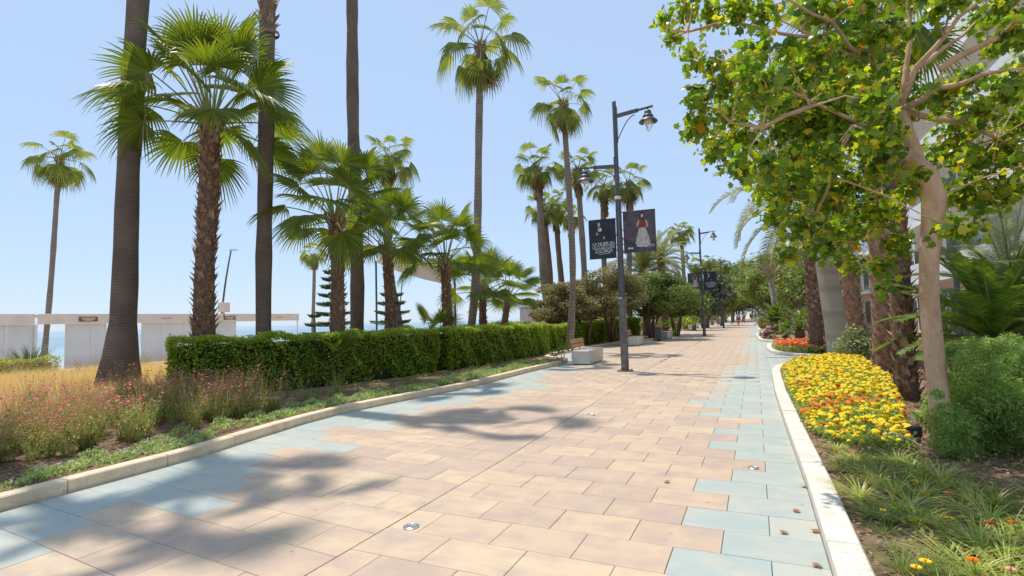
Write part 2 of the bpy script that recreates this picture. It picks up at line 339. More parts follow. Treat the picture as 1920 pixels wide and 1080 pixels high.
# ------------------------------------------------------------------ ground
def interp(poly, y):
    if y <= poly[0][0]: return poly[0][1]
    for (a, b), (c, d) in zip(poly, poly[1:]):
        if y <= c: return b+(d-b)*(y-a)/(c-a)
    return poly[-1][1]
LK = [(-6, -6.1), (2.3, -6.11), (4.3, -6.2), (5.3, -6.4), (6.4, -6.6), (7.4, -6.66), (8.6, -6.53), (10, -6.3), (11.4, -6.14), (14.3, -6.18), (17.4, -6.05), (18.6, -6.25), (19.6, -7.4), (21, -7.75), (26, -7.75), (31, -7.3),
      (33.3, -6.3), (36, -5.95), (41.5, -5.95), (42.5, -8.2), (56, -8.2), (58, -6.2), (67, -6.1), (68, -8), (82, -8), (84, -6.1), (150, -6.1)]
RK = [(-6, .34), (5.5, .35), (8.3, .31), (11.5, .28), (13.7, .30), (15.4, .33), (16.6, .42), (17.3, .62), (17.9, 1.3), (18.5, 2.4), (19.2, 2.8), (20.4, 2.7), (20.9, 2.05), (21.35, 1.34), (22.1, .82), (23.2, .50), (24.5, .41), (26, .40),
      (28.5, .47), (29.6, .8), (31.5, .8), (32.8, .18), (38, 0), (44, 0), (46, .6), (51, .7), (53, .2), (150, .2)]
SEAM = [(-6, -2.62), (5.5, -2.66), (9, -2.75), (13.4, -2.92), (20, -2.95), (150, -2.9)]
# one ground sheet with its fall to the beach
xs = [-75, -62, -52, -42, -32, -27, -22, -9, 3, 12, 30, 120, 900, 4000]
hz_ = {-75: -3.0, -62: -2.15, -52: -1.5, -42: -.9, -32: -.45, -27: -.3, -22: -.05, -9: -.04}
ys = [-200, -40, -10, 5, 20, 40, 70, 100, 150, 300, 900, 4000]
V = [(x, y, hz_.get(x, -.04)) for y in ys for x in xs]
F = [(j*len(xs)+i, j*len(xs)+i+1, (j+1)*len(xs)+i+1, (j+1)*len(xs)+i) for j in range(len(ys)-1) for i in range(len(xs)-1)]
link('ground', mk('ground', V, F, M_sand), kind='structure')
link('sea', mk('sea', [(-9000, -5000, -2.3), (-60, -5000, -2.3), (-60, 8000, -2.3), (-9000, 8000, -2.3)], [(0, 1, 2, 3)], M_sea), kind='structure')

prom = link('promenade', mk('promenade', [(interp(LK, y)-.1 if s_ < 0 else interp(RK, y)+.1, y, -.018) for y in np.arange(-4, 150.1, .5) for s_ in (-1, 1)],
            [(2*i, 2*i+1, 2*i+3, 2*i+2) for i in range(308)], M_grout), kind='structure')
tiles = []   # (dist, corners, blue, tint)
def fit(x0, x1, lo, hi):
    # cut pieces under 12 cm are taken into their neighbour
    if x0 < hi-.12 and x1 > hi-.12: x1 = hi+.5
    if x1 > lo+.12 and x0 < lo+.12: x0 = lo-.5
    return x0, x1
def add_tile(cs, blue):
    cx = sum(c[0] for c in cs)/4; cy = sum(c[1] for c in cs)/4
    if max(c[0] for c in cs)-min(c[0] for c in cs) < .05: return
    tiles.append((sqrt(cx*cx+(cy)**2), cs, blue, RNG.random(), RNG.uniform(-.0012, .0012)))
g_ = .0021
for row in range(-14, 360):
    y0 = 3.412 + .4154*row; y1 = y0+.4154
    if y1 > 150 or y0 < -1.5: continue
    ym = (y0+y1)/2
    par = 0 if row % 2 == 0 else .3004
    bl = -.58 + RNG.choice([-.3, 0, 0, .3, .3]) + .25*sin(ym*.35)
    k = -10
    while k < 14:                                        # right of the long joint
        x0 = -1.782+par+.6008*k; x1 = x0+.6008; k += 1
        s0, s1 = interp(SEAM, y0), interp(SEAM, y1); r0, r1 = interp(RK, y0)-.004, interp(RK, y1)-.004
        if x1 < min(s0, s1)+.12 or x0 > max(r0, r1)-.12: continue
        x0, x1 = fit(x0, x1, min(s0, s1), max(r0, r1)) if abs(r0-r1) < .1 else (x0, x1)
        cs = [(max(x0+g_, s0+.005), y0+g_), (min(x1-g_, r0), y0+g_), (min(x1-g_, r1), y1-g_), (max(x0+g_, s1+.005), y1-g_)]
        if cs[1][0] <= cs[0][0] or cs[2][0] <= cs[3][0]:
            if cs[1][0] <= cs[0][0]: cs[1] = (cs[0][0], cs[0][1])
            if cs[2][0] <= cs[3][0]: cs[2] = (cs[3][0], cs[3][1])
            if cs[1][0] <= cs[0][0] and cs[2][0] <= cs[3][0]: continue
        add_tile(cs, x0+.3 > bl and (x0+.3 > max(r0, r1)-1.25 or x0 > -.6))
    sl = -.085
    y0 = y0-.13; y1 = y0+.4154; ym = (y0+y1)/2
    rel = interp(LK, ym)
    bl = (rel+1.25 if ym < 12 else rel+.95) + RNG.choice([-.3, 0, 0, .3, .45]) + .25*sin(ym*.6+1)
    k = -12
    while k < 8:
        x0 = -4.33+(0 if row % 2 else .32)+.64*k; x1 = x0+.64; k += 1
        Y = lambda y, x: y+sl*(x+2.7)
        l0, l1 = interp(LK, Y(y0, x0))+.004, interp(LK, Y(y1, x0))+.004; s0, s1 = interp(SEAM, y0)-.005, interp(SEAM, y1)-.005
        if x1 < min(l0, l1)+.12 or x0 > max(s0, s1)-.12: continue
        x0, x1 = fit(x0, x1, min(l0, l1), max(s0, s1)) if abs(l0-l1) < .1 else (x0, x1)
        a, b, c_, d = max(x0+g_, l0), min(x1-g_, s0), min(x1-g_, s1), max(x0+g_, l1)
        if b <= a+.01 and c_ <= d+.01: continue
        b = max(a, b); c_ = max(d, c_)
        add_tile([(a, Y(y0, a)+g_), (b, Y(y0, b)+g_), (c_, Y(y1, c_)-g_), (d, Y(y1, d)-g_)], (x1-.32 < bl))
def seen(x, y):
    v = Vector((x, y, 0))-Vector((0, 0, EYE)); d = v.dot(_f)
    if d < .3: return False
    return abs(v.dot(CR)/d) < 1.05 and v.dot(CU)/d > -.62
tiles.sort(key=lambda t: (0 if seen(t[1][0][0]/2+t[1][2][0]/2, t[1][0][1]/2+t[1][2][1]/2) else 100)+t[0])
cache = {}
def tile_geo(cs, dz, o=(0, 0)):
    t = .0025
    P4 = [(c[0]-o[0], c[1]-o[1]) for c in cs]; mx = sum(p[0] for p in P4)/4; my = sum(p[1] for p in P4)/4
    ins = [(p[0]+(t if p[0] < mx else -t), p[1]+(t if p[1] < my else -t)) for p in P4]
    V = [(p[0], p[1], -.03) for p in P4]+[(p[0], p[1], -.003+dz) for p in P4]+[(p[0], p[1], dz) for p in ins]
    F = [(j, (j+1) % 4, 4+(j+1) % 4, 4+j) for j in range(4)]+[(4+j, 4+(j+1) % 4, 8+(j+1) % 4, 8+j) for j in range(4)]+[(8, 9, 10, 11)]
    return V, F
def set_tint(me, vals):
    a = me.attributes.new('tint', 'FLOAT', 'FACE'); a.data.foreach_set('value', np.asarray(vals, dtype=np.float32))
for (d, cs, blue, tint, dz) in tiles[:300]:
    o = cs[0]; ti = int(tint*5)/5
    key = tuple(round(c, 3) for p in cs for c in (p[0]-o[0], p[1]-o[1]))+(blue, ti)
    if key not in cache:
        V, F = tile_geo(cs, 0, o); me = mk('paving_tile', V, F, M_blue if blue else M_peach); set_tint(me, [ti]*len(F)); cache[key] = me
    link('paving_tile', cache[key], prom, (o[0], o[1], dz))
VV = []; FF = []; MI = []; TT = []
for (d, cs, blue, tint, dz) in tiles[300:]:
    V, F = tile_geo(cs, dz); b = len(VV); VV += V; FF += [tuple(i+b for i in f) for f in F]; MI += [1 if blue else 0]*len(F); TT += [tint]*len(F)
me = mk('far_paving', VV, np.array(FF), [M_peach, M_blue], MI); set_tint(me, TT)
link('far_paving', me, prom, kind='stuff')

def kerb(name, poly, side, width, h, mat):
    root = empty(name, kind='structure')
    # resample the edge by length
    P = [Vector((interp(poly, y), y)) for y in np.arange(-2, 146, .1)]
    acc = [0]
    for a, b in zip(P, P[1:]): acc.append(acc[-1]+(b-a).length)
    L = acc[-1]; n = int(L/1.0); arr = np.array([[p.x, p.y] for p in P]); acc = np.array(acc)
    def at(s_): return Vector((np.interp(s_, acc, arr[:, 0]), np.interp(s_, acc, arr[:, 1])))
    far = MB()
    for i in range(n):
        sub = 4; V = []; F = []
        dz = RNG.uniform(-.003, .003)
        for j in range(sub+1):
            s_ = i+j/sub; s_ = min(max(s_, i+.005), i+.995)
            p = at(s_); t = (at(s_+.15)-at(s_-.15)).normalized(); nn = Vector((-t.y, t.x))*(-side)
            for (o, z) in ((0, -.03), (0, h-.012), (.012, h), (width-.012, h), (width, h-.012), (width, -.03)):
                q = p+nn*o; V.append((q.x, q.y, z+(dz if z > 0 else 0)))
        for j in range(sub):
            for k in range(5): F.append((j*6+k, j*6+k+1, (j+1)*6+k+1, (j+1)*6+k) if side > 0 else (j*6+k, (j+1)*6+k, (j+1)*6+k+1, j*6+k+1))
        F.append(tuple(range(6))); F.append(tuple(sub*6+k for k in range(5, -1, -1)))
        if V[0][1] < 45: link('kerb_stone', mk('kerb_stone', V, F, mat), root)
        else: far.add(V, F)
    far.build('far_kerb_stones', mat, root, kind='stuff')
kerb('kerb_left', LK, -1, .17, .13, M_kerb)
kerb('kerb_right', RK, 1, .19, .11, M_kerbw)

def bed(name, x_of, side, zs=.075):
    # soil sheet with uneven relief, following the kerb
    y_ = np.concatenate([np.arange(-3, 26, .12), np.arange(26, 150, 1.0)]); offs = np.concatenate([np.arange(.1, 5, .12), np.array([5.5, 6.5, 8, 11, 16])])
    V = []
    for y in y_:
        x = interp(x_of, y)
        for o in offs:
            z = zs+.018*sin(o*9+y*3.1)*sin(y*7.3-o*2)+.014*RNG.uniform(-1, 1)*(1 if y < 26 else 0)
            if o < .2: z = zs-.02
            V.append((x+side*o, y, z-(.1 if o > 15 else 0)))
    m = len(offs); F = [(j*m+i, j*m+i+1, (j+1)*m+i+1, (j+1)*m+i) for j in range(len(y_)-1) for i in range(m-1)]
    link(name, mk(name, V, np.array(F), M_soil, smooth=True), kind='structure')
bed('soil_left', LK, -1); bed('soil_right', RK, 1, .06)

# ------------------------------------------------------------------ palms
def fan_mesh(name, pitch, pet, R, n, droop, fused, seed, leafm, foldk=.5, spread=118):
    r = random.Random(seed)
    P = []; p = Vector((0, 0, 0)); a = pitch; L = pet
    for i in range(6):
        P.append(p.copy()); p = p+Vector((cos(a), 0, sin(a)))*(L/5); a -= droop*.10+.02
    mb = MB(); mb.tube(P, [.024, .02, .016, .013, .012, .012], 5, 1, False)
    hub = P[-1]; a -= .10+.36*max(0, cos(pitch))
    d = Vector((cos(a), 0, sin(a))); sd_ = Vector((0, 1, 0)); nn = d.cross(sd_); nn = -nn if nn.z < 0 else nn
    tw = r.uniform(-.65, .65); sd_ = (sd_*cos(tw)+nn*sin(tw)).normalized(); nn = d.cross(sd_); nn = -nn if nn.z < 0 else nn
    sp = radians(spread)
    st = [.03, .3, fused, fused+(1-fused)*.35, fused+(1-fused)*.7, 1.0]
    for k in range(n):
        a0 = -sp+2*sp*(k+.5)/n
        ln = R*(1-.22*(abs(a0)/sp)**2)*r.uniform(.93, 1.05); hw = sp/n
        dr = droop*r.uniform(.6, 1.4); jit = r.uniform(-.04, .04)
        V = []
        for i, t in enumerate(st):
            rad = ln*t; aa = a0+(jit*max(0, t-fused)*2)
            w_ = rad*sin(hw) if t <= fused else ln*fused*sin(hw)*(1-(t-fused)/(1-fused))**.8
            u = cos(aa)*d+sin(aa)*sd_; v = -sin(aa)*d+cos(aa)*sd_
            cup = -.16*rad*(abs(aa)/sp)**2
            c = hub+u*rad+nn*(cup+.10*rad)
            td = max(0, (t-fused*.8)/(1-fused*.8))
            c += Vector((0, 0, -1))*(dr*ln*td**2*.75) - u*(dr*ln*td**2*.22)
            V += [c-v*w_-nn*(w_*foldk), c+nn*(w_*foldk), c+v*w_-nn*(w_*foldk)]
        F = []
        for i in range(len(st)-1):
            b = i*3; F += [(b, b+1, b+4, b+3), (b+1, b+2, b+5, b+4)]
        mb.add(V, F, 0)
    return mb.mesh(name, [leafm, M_pet])
BINS = [78, 60, 42, 22, 2, -20, -45]
FR = {}
SPEC = dict(young=(1.0, .86, 34, .24, .50, M_fan, 104), stiff=(.85, .85, 32, .10, .5, M_fan, 105), mid=(.95, .86, 24, .5, .5, M_fantall, 100), far=(.85, .88, 15, .5, .5, M_fantall, 104))
def frond(kind, b, var):
    key = (kind, b, var)
    if key not in FR:
        pet, R, n, dr, fu, m, sp = SPEC[kind]
        dd = dr*(1.0 if BINS[b] > 30 else 1.5); pet *= 1.22 if BINS[b] > 50 else (1.0 if BINS[b] > 0 else .85); R *= (1, .94, 1.04)[var]; sp += (0, 8, -10)[var]
        FR[key] = fan_mesh('frond', radians(BINS[b]), pet, R, n, dd, fu, hash(key) & 0xfff if False else b*31+var*7+len(kind), m, spread=sp)
    return FR[key]
def path(base, top, n, bend=.0, seed=0, bend2=.0):
    P = []; base = Vector(base); top = Vector(top)
    for i in range(n+1):
        t = i/n; p = base.lerp(top, t); p.x += bend*sin(pi*t); p.y += bend2*sin(pi*t); P.append(p)
    return P
def boots(parent, P, R, z0, z1, dens, size, single, seed=1, mat=None):
    """old leaf bases spiralling up the trunk: curved split wedges standing off it"""
    r = random.Random(seed); mb = MB(); i = 0; z = z0
    def geo(s):
        w_, l_, t_ = size*.5*s, size*1.5*s, size*.16
        V = [(0, -w_, 0), (0, w_, 0), (t_*1.0, -w_*.9, l_*.35), (t_*1.0, w_*.9, l_*.35), (t_*2.4, -w_*.62, l_*.75), (t_*2.4, w_*.55, l_*.72), (t_*4.0, -w_*.5, l_*1.05), (t_*3.6, w_*.42, l_), (t_*2.6, 0, l_*.7),
             (-.02, -w_*.7, l_*.2), (-.02, w_*.7, l_*.2), (t_*1.4, 0, l_*.62)]
        F = [(0, 1, 3, 2), (2, 3, 5, 8), (2, 8, 4, 2), (4, 8, 6), (5, 7, 8), (9, 11, 10), (9, 4, 11), (10, 11, 5), (9, 0, 2), (10, 3, 1), (9, 2, 4), (10, 5, 3)]
        return V, [tuple(dict.fromkeys(f)) for f in F]
    shapes = [mk('leaf_base', *geo(s), m) for s in (.85, 1.0, 1.2) for m in (M_boot, M_boot, M_bootl)]
    while z < z1:
        t = (z-P[0].z)/(P[-1].z-P[0].z); k = min(int(t*(len(P)-1)), len(P)-2); f_ = t*(len(P)-1)-k
        c = P[k].lerp(P[k+1], f_); rr = R[k]+(R[k+1]-R[k])*f_
        a = i*2.399963+r.uniform(-.25, .25); tl = r.uniform(-.05, .4)
        if single:
            o = link('leaf_base', shapes[r.randrange(len(shapes))], parent, (c.x+cos(a)*rr*.93, c.y+sin(a)*rr*.93, z))
            o.rotation_euler = (0, tl, a); o.rotation_euler.z = a
        else:
            V, F = geo(r.uniform(.8, 1.2)); M_ = Matrix.Translation((c.x+cos(a)*rr*.93, c.y+sin(a)*rr*.93, z)) @ Matrix.Rotation(a, 4, 'Z') @ Matrix.Rotation(tl, 4, 'Y')
            mb.add([M_ @ Vector(v) for v in V], F, 1 if r.random() < .3 else 0)
        i += 1; z += 1/dens*r.uniform(.7, 1.3)
    if not single: mb.build('leaf_bases', [M_boot, M_bootl], parent, kind='stuff')
def palm(base, top, r0, r1, kind, nfr, label, scale=1.0, fh=.55, group=None, bend=0, seed=0, flare=1.35, bootz=None, bare=None, bot=-45, tmat=None, single=False, skirt=0, bsize=.12, bend2=0, name='fan_palm', off=None, zk=11.5):
    r = random.Random(seed*17+3)
    base = Vector(base); top = Vector(top); root = empty(name, base, label=label, cat='palm tree', group=group)
    P = path(Vector((0, 0, 0)), top-base, 26 if kind != 'far' else 12, bend, seed, bend2)
    n = len(P)-1
    if off is not None:
        for p in P:
            if p.z > zk: p += Vector(off)*((p.z-zk)/(P[-1].z-zk))**1.6
    R = []
    for i in range(n+1):
        h = P[i].z; q = r0+(r1-r0)*(i/n)**.8
        P[i].x += .5*r0*sin(h*.55+seed*2.1)*min(1, h/3)*.6; P[i].y += .4*r0*sin(h*.41+seed)*min(1, h/3)*.5; q *= 1+.05*sin(h*1.9+seed)+.035*sin(h*4.3+seed*3)
        q *= 1+(flare-1)*math.exp(-h/fh); R.append(q*r.uniform(.985, 1.015))
    mb = MB(); mb.tube(P, R, 20 if kind != 'far' else 9, 0); mb.build('trunk', tmat or M_trunk, root, True)
    tp = P[-1]
    if bootz is not None:
        boots(root, P, R, bootz[0], min(bootz[1], tp.z-.02), bootz[2], bsize, single, seed)
    # fibrous head of leaf bases under the crown
    mb = MB()
    for i in range(14 if kind != 'far' else 8):
        a = i*2.4; l_ = r.uniform(.35, .6)*scale
        q = tp+Vector((cos(a)*r1*.7, sin(a)*r1*.7, -.28*r.random())); e = q+Vector((cos(a)*.16, sin(a)*.16, l_*.6)); mb.tube([q, q.lerp(e, .5)+Vector((cos(a)*.05, sin(a)*.05, 0)), e], [.05, .04, .02], 4, 0)
    mb.build('crown_shaft', M_bootl, root)
    if skirt:
        mb = MB()
        for i in range(46 if kind != 'far' else 26):
            a = r.uniform(0, 6.28); z = -r.uniform(0, skirt); rr = r1*1.1+.22*(1+z/skirt)*r.random()
            q = tp+Vector((cos(a)*r1*.8, sin(a)*r1*.8, z)); e = tp+Vector((cos(a)*(rr+.05), sin(a)*(rr+.05), z-.55*r.uniform(.7, 1.3)))
            s_ = Vector((-sin(a), cos(a), 0))*r.uniform(.07, .16); V = [q-s_*.3, q+s_*.3, e+s_, e+Vector((0, 0, -.22)), e-s_]
            mb.add(V, [(0, 1, 2, 3, 4)])
        mb.build('dead_skirt', M_dead, root, kind='stuff')
    for i in range(nfr):
        f_ = i/(nfr-1); pit = 84-(84-bot)*f_**(1.35 if kind in ('young', 'stiff') else .9)+r.uniform(-7, 7)
        b = min(range(len(BINS)), key=lambda k: abs(BINS[k]-pit)); az = i*2.399963+r.uniform(-.25, .25)+seed
        o = link('frond', frond(kind, b, r.randrange(3)), root, (tp.x+cos(az)*r1*.4, tp.y+sin(az)*r1*.4, tp.z+.12*(1-f_)), az)
        s_ = scale*r.uniform(.88, 1.1)*(.75 if i < 2 else 1); o.scale = (s_,)*3; o.rotation_euler.x = r.uniform(-.15, .15)
    if kind in ('mid', 'far'):
        for i in range(5 if kind == 'mid' else 3):
            az = r.uniform(0, 6.28); key = ('dead', kind, i % 2)
            if key not in FR: FR[key] = frond(kind, 6, i % 2).copy(); FR[key].materials.clear(); [FR[key].materials.append(m) for m in (M_dead, M_dead)]
            o = link('dead_frond', FR[key], root, (tp.x, tp.y, tp.z-.15), az); o.scale = (scale*.8,)*3; o.rotation_euler.y = r.uniform(.1, .6)
    return root
GT = 'tall ringed fan palms along the promenade'; GY = 'young fan palms behind the hedge'; GF = 'distant tall fan palms'
def bt(bx, by, cx, cy, D, z0=0.05):
    b = A(bx, by, D); c = A(cx, cy, D); s_ = (c-b)/(c.z-b.z); b2 = b+s_*(z0-b.z); return b2, c
def ext(b, c, z):  # carry the trunk line up to height z
    s_ = (c-b)/(c.z-b.z); return b+s_*(z-b.z)
# out-of-frame crowns: B, D, E
b, c = bt(222, 712, 256, 0, 12.5); b.z = .05
palm(b, ext(b, c, 22.5), .245, .20, 'mid', 13, 'massive dark ringed palm trunk among pink flowers, left of the hedge', 1.0, 1.1, GT, .10, 1, 2.0)
b, c = bt(496, 625, 509, 0, 13.5)
palm(b, ext(b, c, 21.3), .185, .18, 'mid', 11, 'tall palm trunk behind the hedge with a loose strap and torn bases near the top', 1.05, .55, GT, -.12, 2, 1.25, (9.0, 20, 34), bsize=.15, off=(-.5, 1.7, 0))
D2 = b.copy(); D2c = c.copy()
b, c = bt(667, 618, 655, 0, 17)
palm(b, ext(b, c, 14.2), .22, .17, 'mid', 22, 'tall slim dark palm trunk in front of the young palms, crown out of view', 1.15, .55, GT, .12, 3, 1.15)
b = Vector((-16.9, 6.2, 0)); palm(b, (-10.6, 5.4, 18.5), .2, .17, 'mid', 12, 'leaning palm whose trunk just enters the top left corner', 1.0, .55, GT, -2.4, 4, 1.2)
# strap on palm D
t = (8.9-D2.z)/(D2c.z-D2.z); q = D2.lerp(D2c, t)
mb = MB(); mb.tube([q+Vector((-.16, -.18, .12)), q+Vector((-.30, -.25, .10)), q+Vector((-.45, -.2, .0)), q+Vector((-.52, -.18, -.04))], [.02, .035, .04, .02], 5)
mb.tube([q+Vector((-.45, -.2, .0)), q+Vector((-.25, -.22, -.06)), q+Vector((-.1, -.2, -.12))], [.03, .02, .02], 5)
mb.lathe([(.20, .0), (.215, .04), (.20, .09)], 14, q, 0, False)
tag(mb.build('trunk_strap', M_boot), 'loose curled strap round the tall palm trunk near the top edge', 'strap')
# young palms with brown boots
b, c = bt(385, 630, 388, 235, 12.6)
palm(b, c, .235, .20, 'young', 34, 'largest young fan palm with a shaggy brown trunk at the start of the hedge', 1.36, .55, GY, 0, 5, 1.1, (.2, 9, 36), bot=-14, tmat=M_fiber, single=True, bsize=.145)
b, c = bt(630, 620, 624, 415, 14)
palm(b, c, .2, .165, 'young', 27, 'second young fan palm, its bright upright fan beside the slim dark trunk', 1.12, .55, GY, .03, 6, 1.1, (.2, 9, 36), bot=-8, tmat=M_fiber, single=True, bsize=.11)
b, c = bt(730, 615, 727, 470, 17)
palm(b, c, .185, .15, 'young', 24, 'third young fan palm, just right of the slim dark trunk', 1.06, .55, GY, .03, 7, 1.1, (.2, 9, 36), bot=-5, tmat=M_fiber, bsize=.1)
b, c = bt(840, 612, 836, 495, 18.5)
palm(b, c, .19, .16, 'young', 24, 'fourth young fan palm, left of the tall palm in the middle', 1.08, .55, GY, 0, 8, 1.1, (.2, 9, 36), bot=-5, tmat=M_fiber, bsize=.1)
b, c = bt(905, 610, 903, 548, 22.5)
palm(b, c, .18, .15, 'stiff', 18, 'fifth young fan palm, close behind the tall middle palm', 1.15, .55, GY, 0, 9, 1.1, (.2, 9, 30), bot=-5, tmat=M_fiber, bsize=.1)
b, c = bt(945, 612, 953, 562, 25.5)
palm(b, c, .17, .14, 'stiff', 16, 'sixth young fan palm, at the right end beside the brown trees', 1.3, .55, GY, 0, 10, 1.1, (.2, 9, 30), bot=-5, tmat=M_fiber, bsize=.1)
# low suckers at the foot of the young palms
for i, (px, py, D, s_, lb) in enumerate([(632, 612, 13.2, .55, 'small fan palm seedling at the foot of the second young palm'), (815, 600, 19, 1.15, 'low bright fan palm seedling by the fourth young palm'), (690, 612, 16.2, .5, 'low fan palm seedling between the slim trunk and the third palm'), (715, 612, 18, .55, 'low fan palm seedling behind the third young palm'), (860, 605, 20, .6, 'low fan palm seedling right of the fourth young palm')]):
    p = A(px, py, D); root = empty('palm_seedling', (p.x, p.y, .05), label=lb, cat='palm seedling', group='palm seedlings behind the hedge')
    for k in range(7): o = link('frond', frond('stiff', min(k//2+0, 3), k % 2), root, (0, 0, p.z*.35), k*2.4+i); o.scale = (s_*.9,)*3
# tall palms whose crowns show
TL = [('A', 85, 640, 113, 300, 31, .15, .12, 'mid', 20, 1.1, 'lone tall palm standing on the beach beyond the white stall, far left', .05, .5),
      ('J', 880, 610, 898, 90, 22, .18, .14, 'mid', 20, 1.25, 'tallest visible palm, its crown touching the top edge left of the lamps', .25, .7),
      ('H', 752, 600, 727, 300, 27, .23, .17, 'mid', 20, 1.0, 'palm crown rising behind the third young palm', -.35, .6),
      ('M', 588, 618, 588, 480, 46, .17, .13, 'far', 18, .85, 'small sparse palm near the sea between the first two young palms', 0, .5),
      ('N', 1068, 610, 1056, 198, 25, .16, .13, 'mid', 17, 1.0, 'tall thin palm left of the nearest lamp post', .22, .5),
      ('O', 1030, 600, 1007, 318, 35, .27, .2, 'mid', 24, 1.05, 'palm with a dark leaf skirt, left of the thin tall palm', -.1, 1.4),
      ('P', 1106, 600, 1086, 318, 36, .23, .18, 'mid', 24, .92, 'leaning palm behind the lower lamp of the nearest post', -.2, 1.6),
      ('Q', 1134, 600, 1132, 350, 40, .22, .18, 'mid', 22, .9, 'short-crowned palm rising behind the dark left banner', 0, 1.7),
      ('R', 1180, 600, 1177, 345, 38, .2, .17, 'mid', 22, 1.1, 'broad palm crown directly right of the nearest lamp post', .1, 1.3),
      ('S', 1041, 600, 1018, 392, 40, .3, .2, 'mid', 22, .95, 'shorter palm of the cluster under the thin tall palm, leftmost', -.1, 1.0),
      ('S', 1056, 600, 1043, 385, 42, .26, .2, 'mid', 22, .95, 'shorter palm of the cluster under the thin tall palm, middle', 0, 1.5),
      ('S', 1082, 600, 1068, 408, 46, .2, .17, 'far', 20, .9, 'slender palm of the cluster, between two leaning trunks', 0, 1.4),
      ('T', 1283, 560, 1277, 437, 56, .22, .18, 'far', 22, .98, 'palm crown just left of the second lamp post', 0, .5),
      ('V', 1333, 560, 1329, 490, 78, .2, .17, 'far', 16, .75, 'tiny far palm between the second and third lamp posts', 0, .5),
      ('W', 1345, 560, 1343, 505, 82, .2, .17, 'far', 14, .75, 'second tiny far palm beside the third lamp post', 0, .5),
      ('X', 1312, 560, 1305, 500, 62, .2, .17, 'far', 18, .85, 'low far palm partly behind the second lamp banners', 0, .5)]
for i, (k, bx, by, cx, cy, D, r0, r1, kd, nf, sc, lb, bn, sk) in enumerate(TL):
    b, c = bt(bx, by, cx, cy, D, -.4 if k in 'AM' else 0)
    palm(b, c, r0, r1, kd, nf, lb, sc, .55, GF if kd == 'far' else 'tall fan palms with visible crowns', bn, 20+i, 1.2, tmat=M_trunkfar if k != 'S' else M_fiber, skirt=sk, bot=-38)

# feather palms (date palms, cycads)
def feather_mesh(name, L, pitch, droop, nl, ll, mat, seed, w_=.012, vee=.5, stalk=.12, tipfrac=.35, matp=None, lean=.55):
    r = random.Random(seed); mb = MB(); P = []; p = Vector((0, 0, 0)); a = pitch; n = 12; D_ = []
    for i in range(n+1):
        P.append(p.copy()); D_.append(a); p = p+Vector((cos(a), 0, sin(a)))*(L/n); a -= droop/n*(.5+i/n)
    mb.tube(P, [.018*(1-.8*i/n)+.003 for i in range(n+1)], 4, 1, False)
    for k in range(nl):
        t = stalk+(1-stalk)*k/(nl-1); q = t*n; i = min(int(q), n-1); c = P[i].lerp(P[i+1], q-i); a = D_[i]
        d = Vector((cos(a), 0, sin(a))); up = Vector((-sin(a), 0, cos(a)))
        le = ll*(sin(pi*(.12+.80*t)))**.6*r.uniform(.88, 1.1)
        for sg in (-1, 1):
            o = (d*lean+Vector((0, sg, 0))*(1-lean*.35)+up*vee*r.uniform(.5, 1.2)).normalized(); wv = d*w_
            m_ = c+o*le*.55; e = c+o*le+Vector((0, 0, -le*.18))
            mb.add([c-wv, c+wv, m_+wv*1.1, e, m_-wv*1.1], [(0, 1, 2, 4), (4, 2, 3)], 0)
    return mb.mesh(name, [mat, matp or M_pet])
DATE = [feather_mesh('frond', 3.0, radians(p), d_, 60, .42, M_date, i, .014) for i, (p, d_) in enumerate([(75, 1.0), (58, 1.5), (38, 1.9), (15, 2.0), (-15, 1.5)])]
def date_palm(base, h, r0, n, sc, label, seed, tmat=None, cat='palm tree', group=None, bootd=22, bmax=None):
    r = random.Random(seed); root = empty('date_palm', base, label=label, cat=cat, group=group)
    mb = MB(); P = path((0, 0, 0), (r.uniform(-.15, .15), 0, h), 12, .06, seed); R = [r0*(1+.25*math.exp(-p.z/.4))*r.uniform(.96, 1.04) for p in P]; mb.tube(P, R, 16); mb.build('trunk', M_fiber, root, True)
    boots(root, P, R, .1, h, bootd, .15, False, seed)
    for i in range(n):
        f_ = i/max(1, n-1); k = min(4, int(f_*5)); o = link('frond', DATE[k], root, (P[-1].x, P[-1].y, h-.05), i*2.4+seed); o.scale = (sc*r.uniform(.9, 1.08),)*3; o.rotation_euler.x = r.uniform(-.2, .2)
    return root
p = A(1212, 600, 41); date_palm((p.x, p.y, 0), 5.0, .3, 44, 1.35, 'date palm with arching brown-green fronds behind the nearest banners', 3)
p = A(1245, 590, 44); date_palm((p.x, p.y, 0), 6.2, .3, 36, 1.0, 'date palm farther back, right of the pictured lady banner', 4)
p = A(1527, 588, 19.5); date_palm((p.x, p.y, .05), 5.5, .22, 36, 1.2, 'date palm arching over the promenade from the right-hand bed', 8, bootd=40)
CY = [feather_mesh('frond', 1.15, radians(p), d_, 44, .20, M_cyc, 40+i, .012, .25, .1, lean=.45) for i, (p, d_) in enumerate([(78, .7), (55, 1.0), (35, 1.1), (12, .9)])]
CYL = [feather_mesh('frond', 1.15, radians(p), d_, 34, .17, M_cycl, 50+i, .009, .3, .1, lean=.45) for i, (p, d_) in enumerate([(75, .8), (50, 1.1), (30, 1.1), (8, .9)])]
def cycad(base, sc, n, label, dark=True, stem=.35, seed=0, group=None, lean_=0):
    r = random.Random(seed); root = empty('cycad', base, label=label, cat='cycad', group=group)
    mb = MB(); mb.lathe([(.15*sc, 0), (.2*sc, stem*.4), (.17*sc, stem), (.05, stem+.1)], 12); mb.build('trunk', M_fiber, root)
    for i in range(n):
        k = min(3, int(4*i/n)); o = link('frond', (CY if dark else CYL)[k], root, (0, 0, stem), i*2.4+seed+r.uniform(-.2, .2)); o.scale = (sc*r.uniform(.85, 1.1),)*3
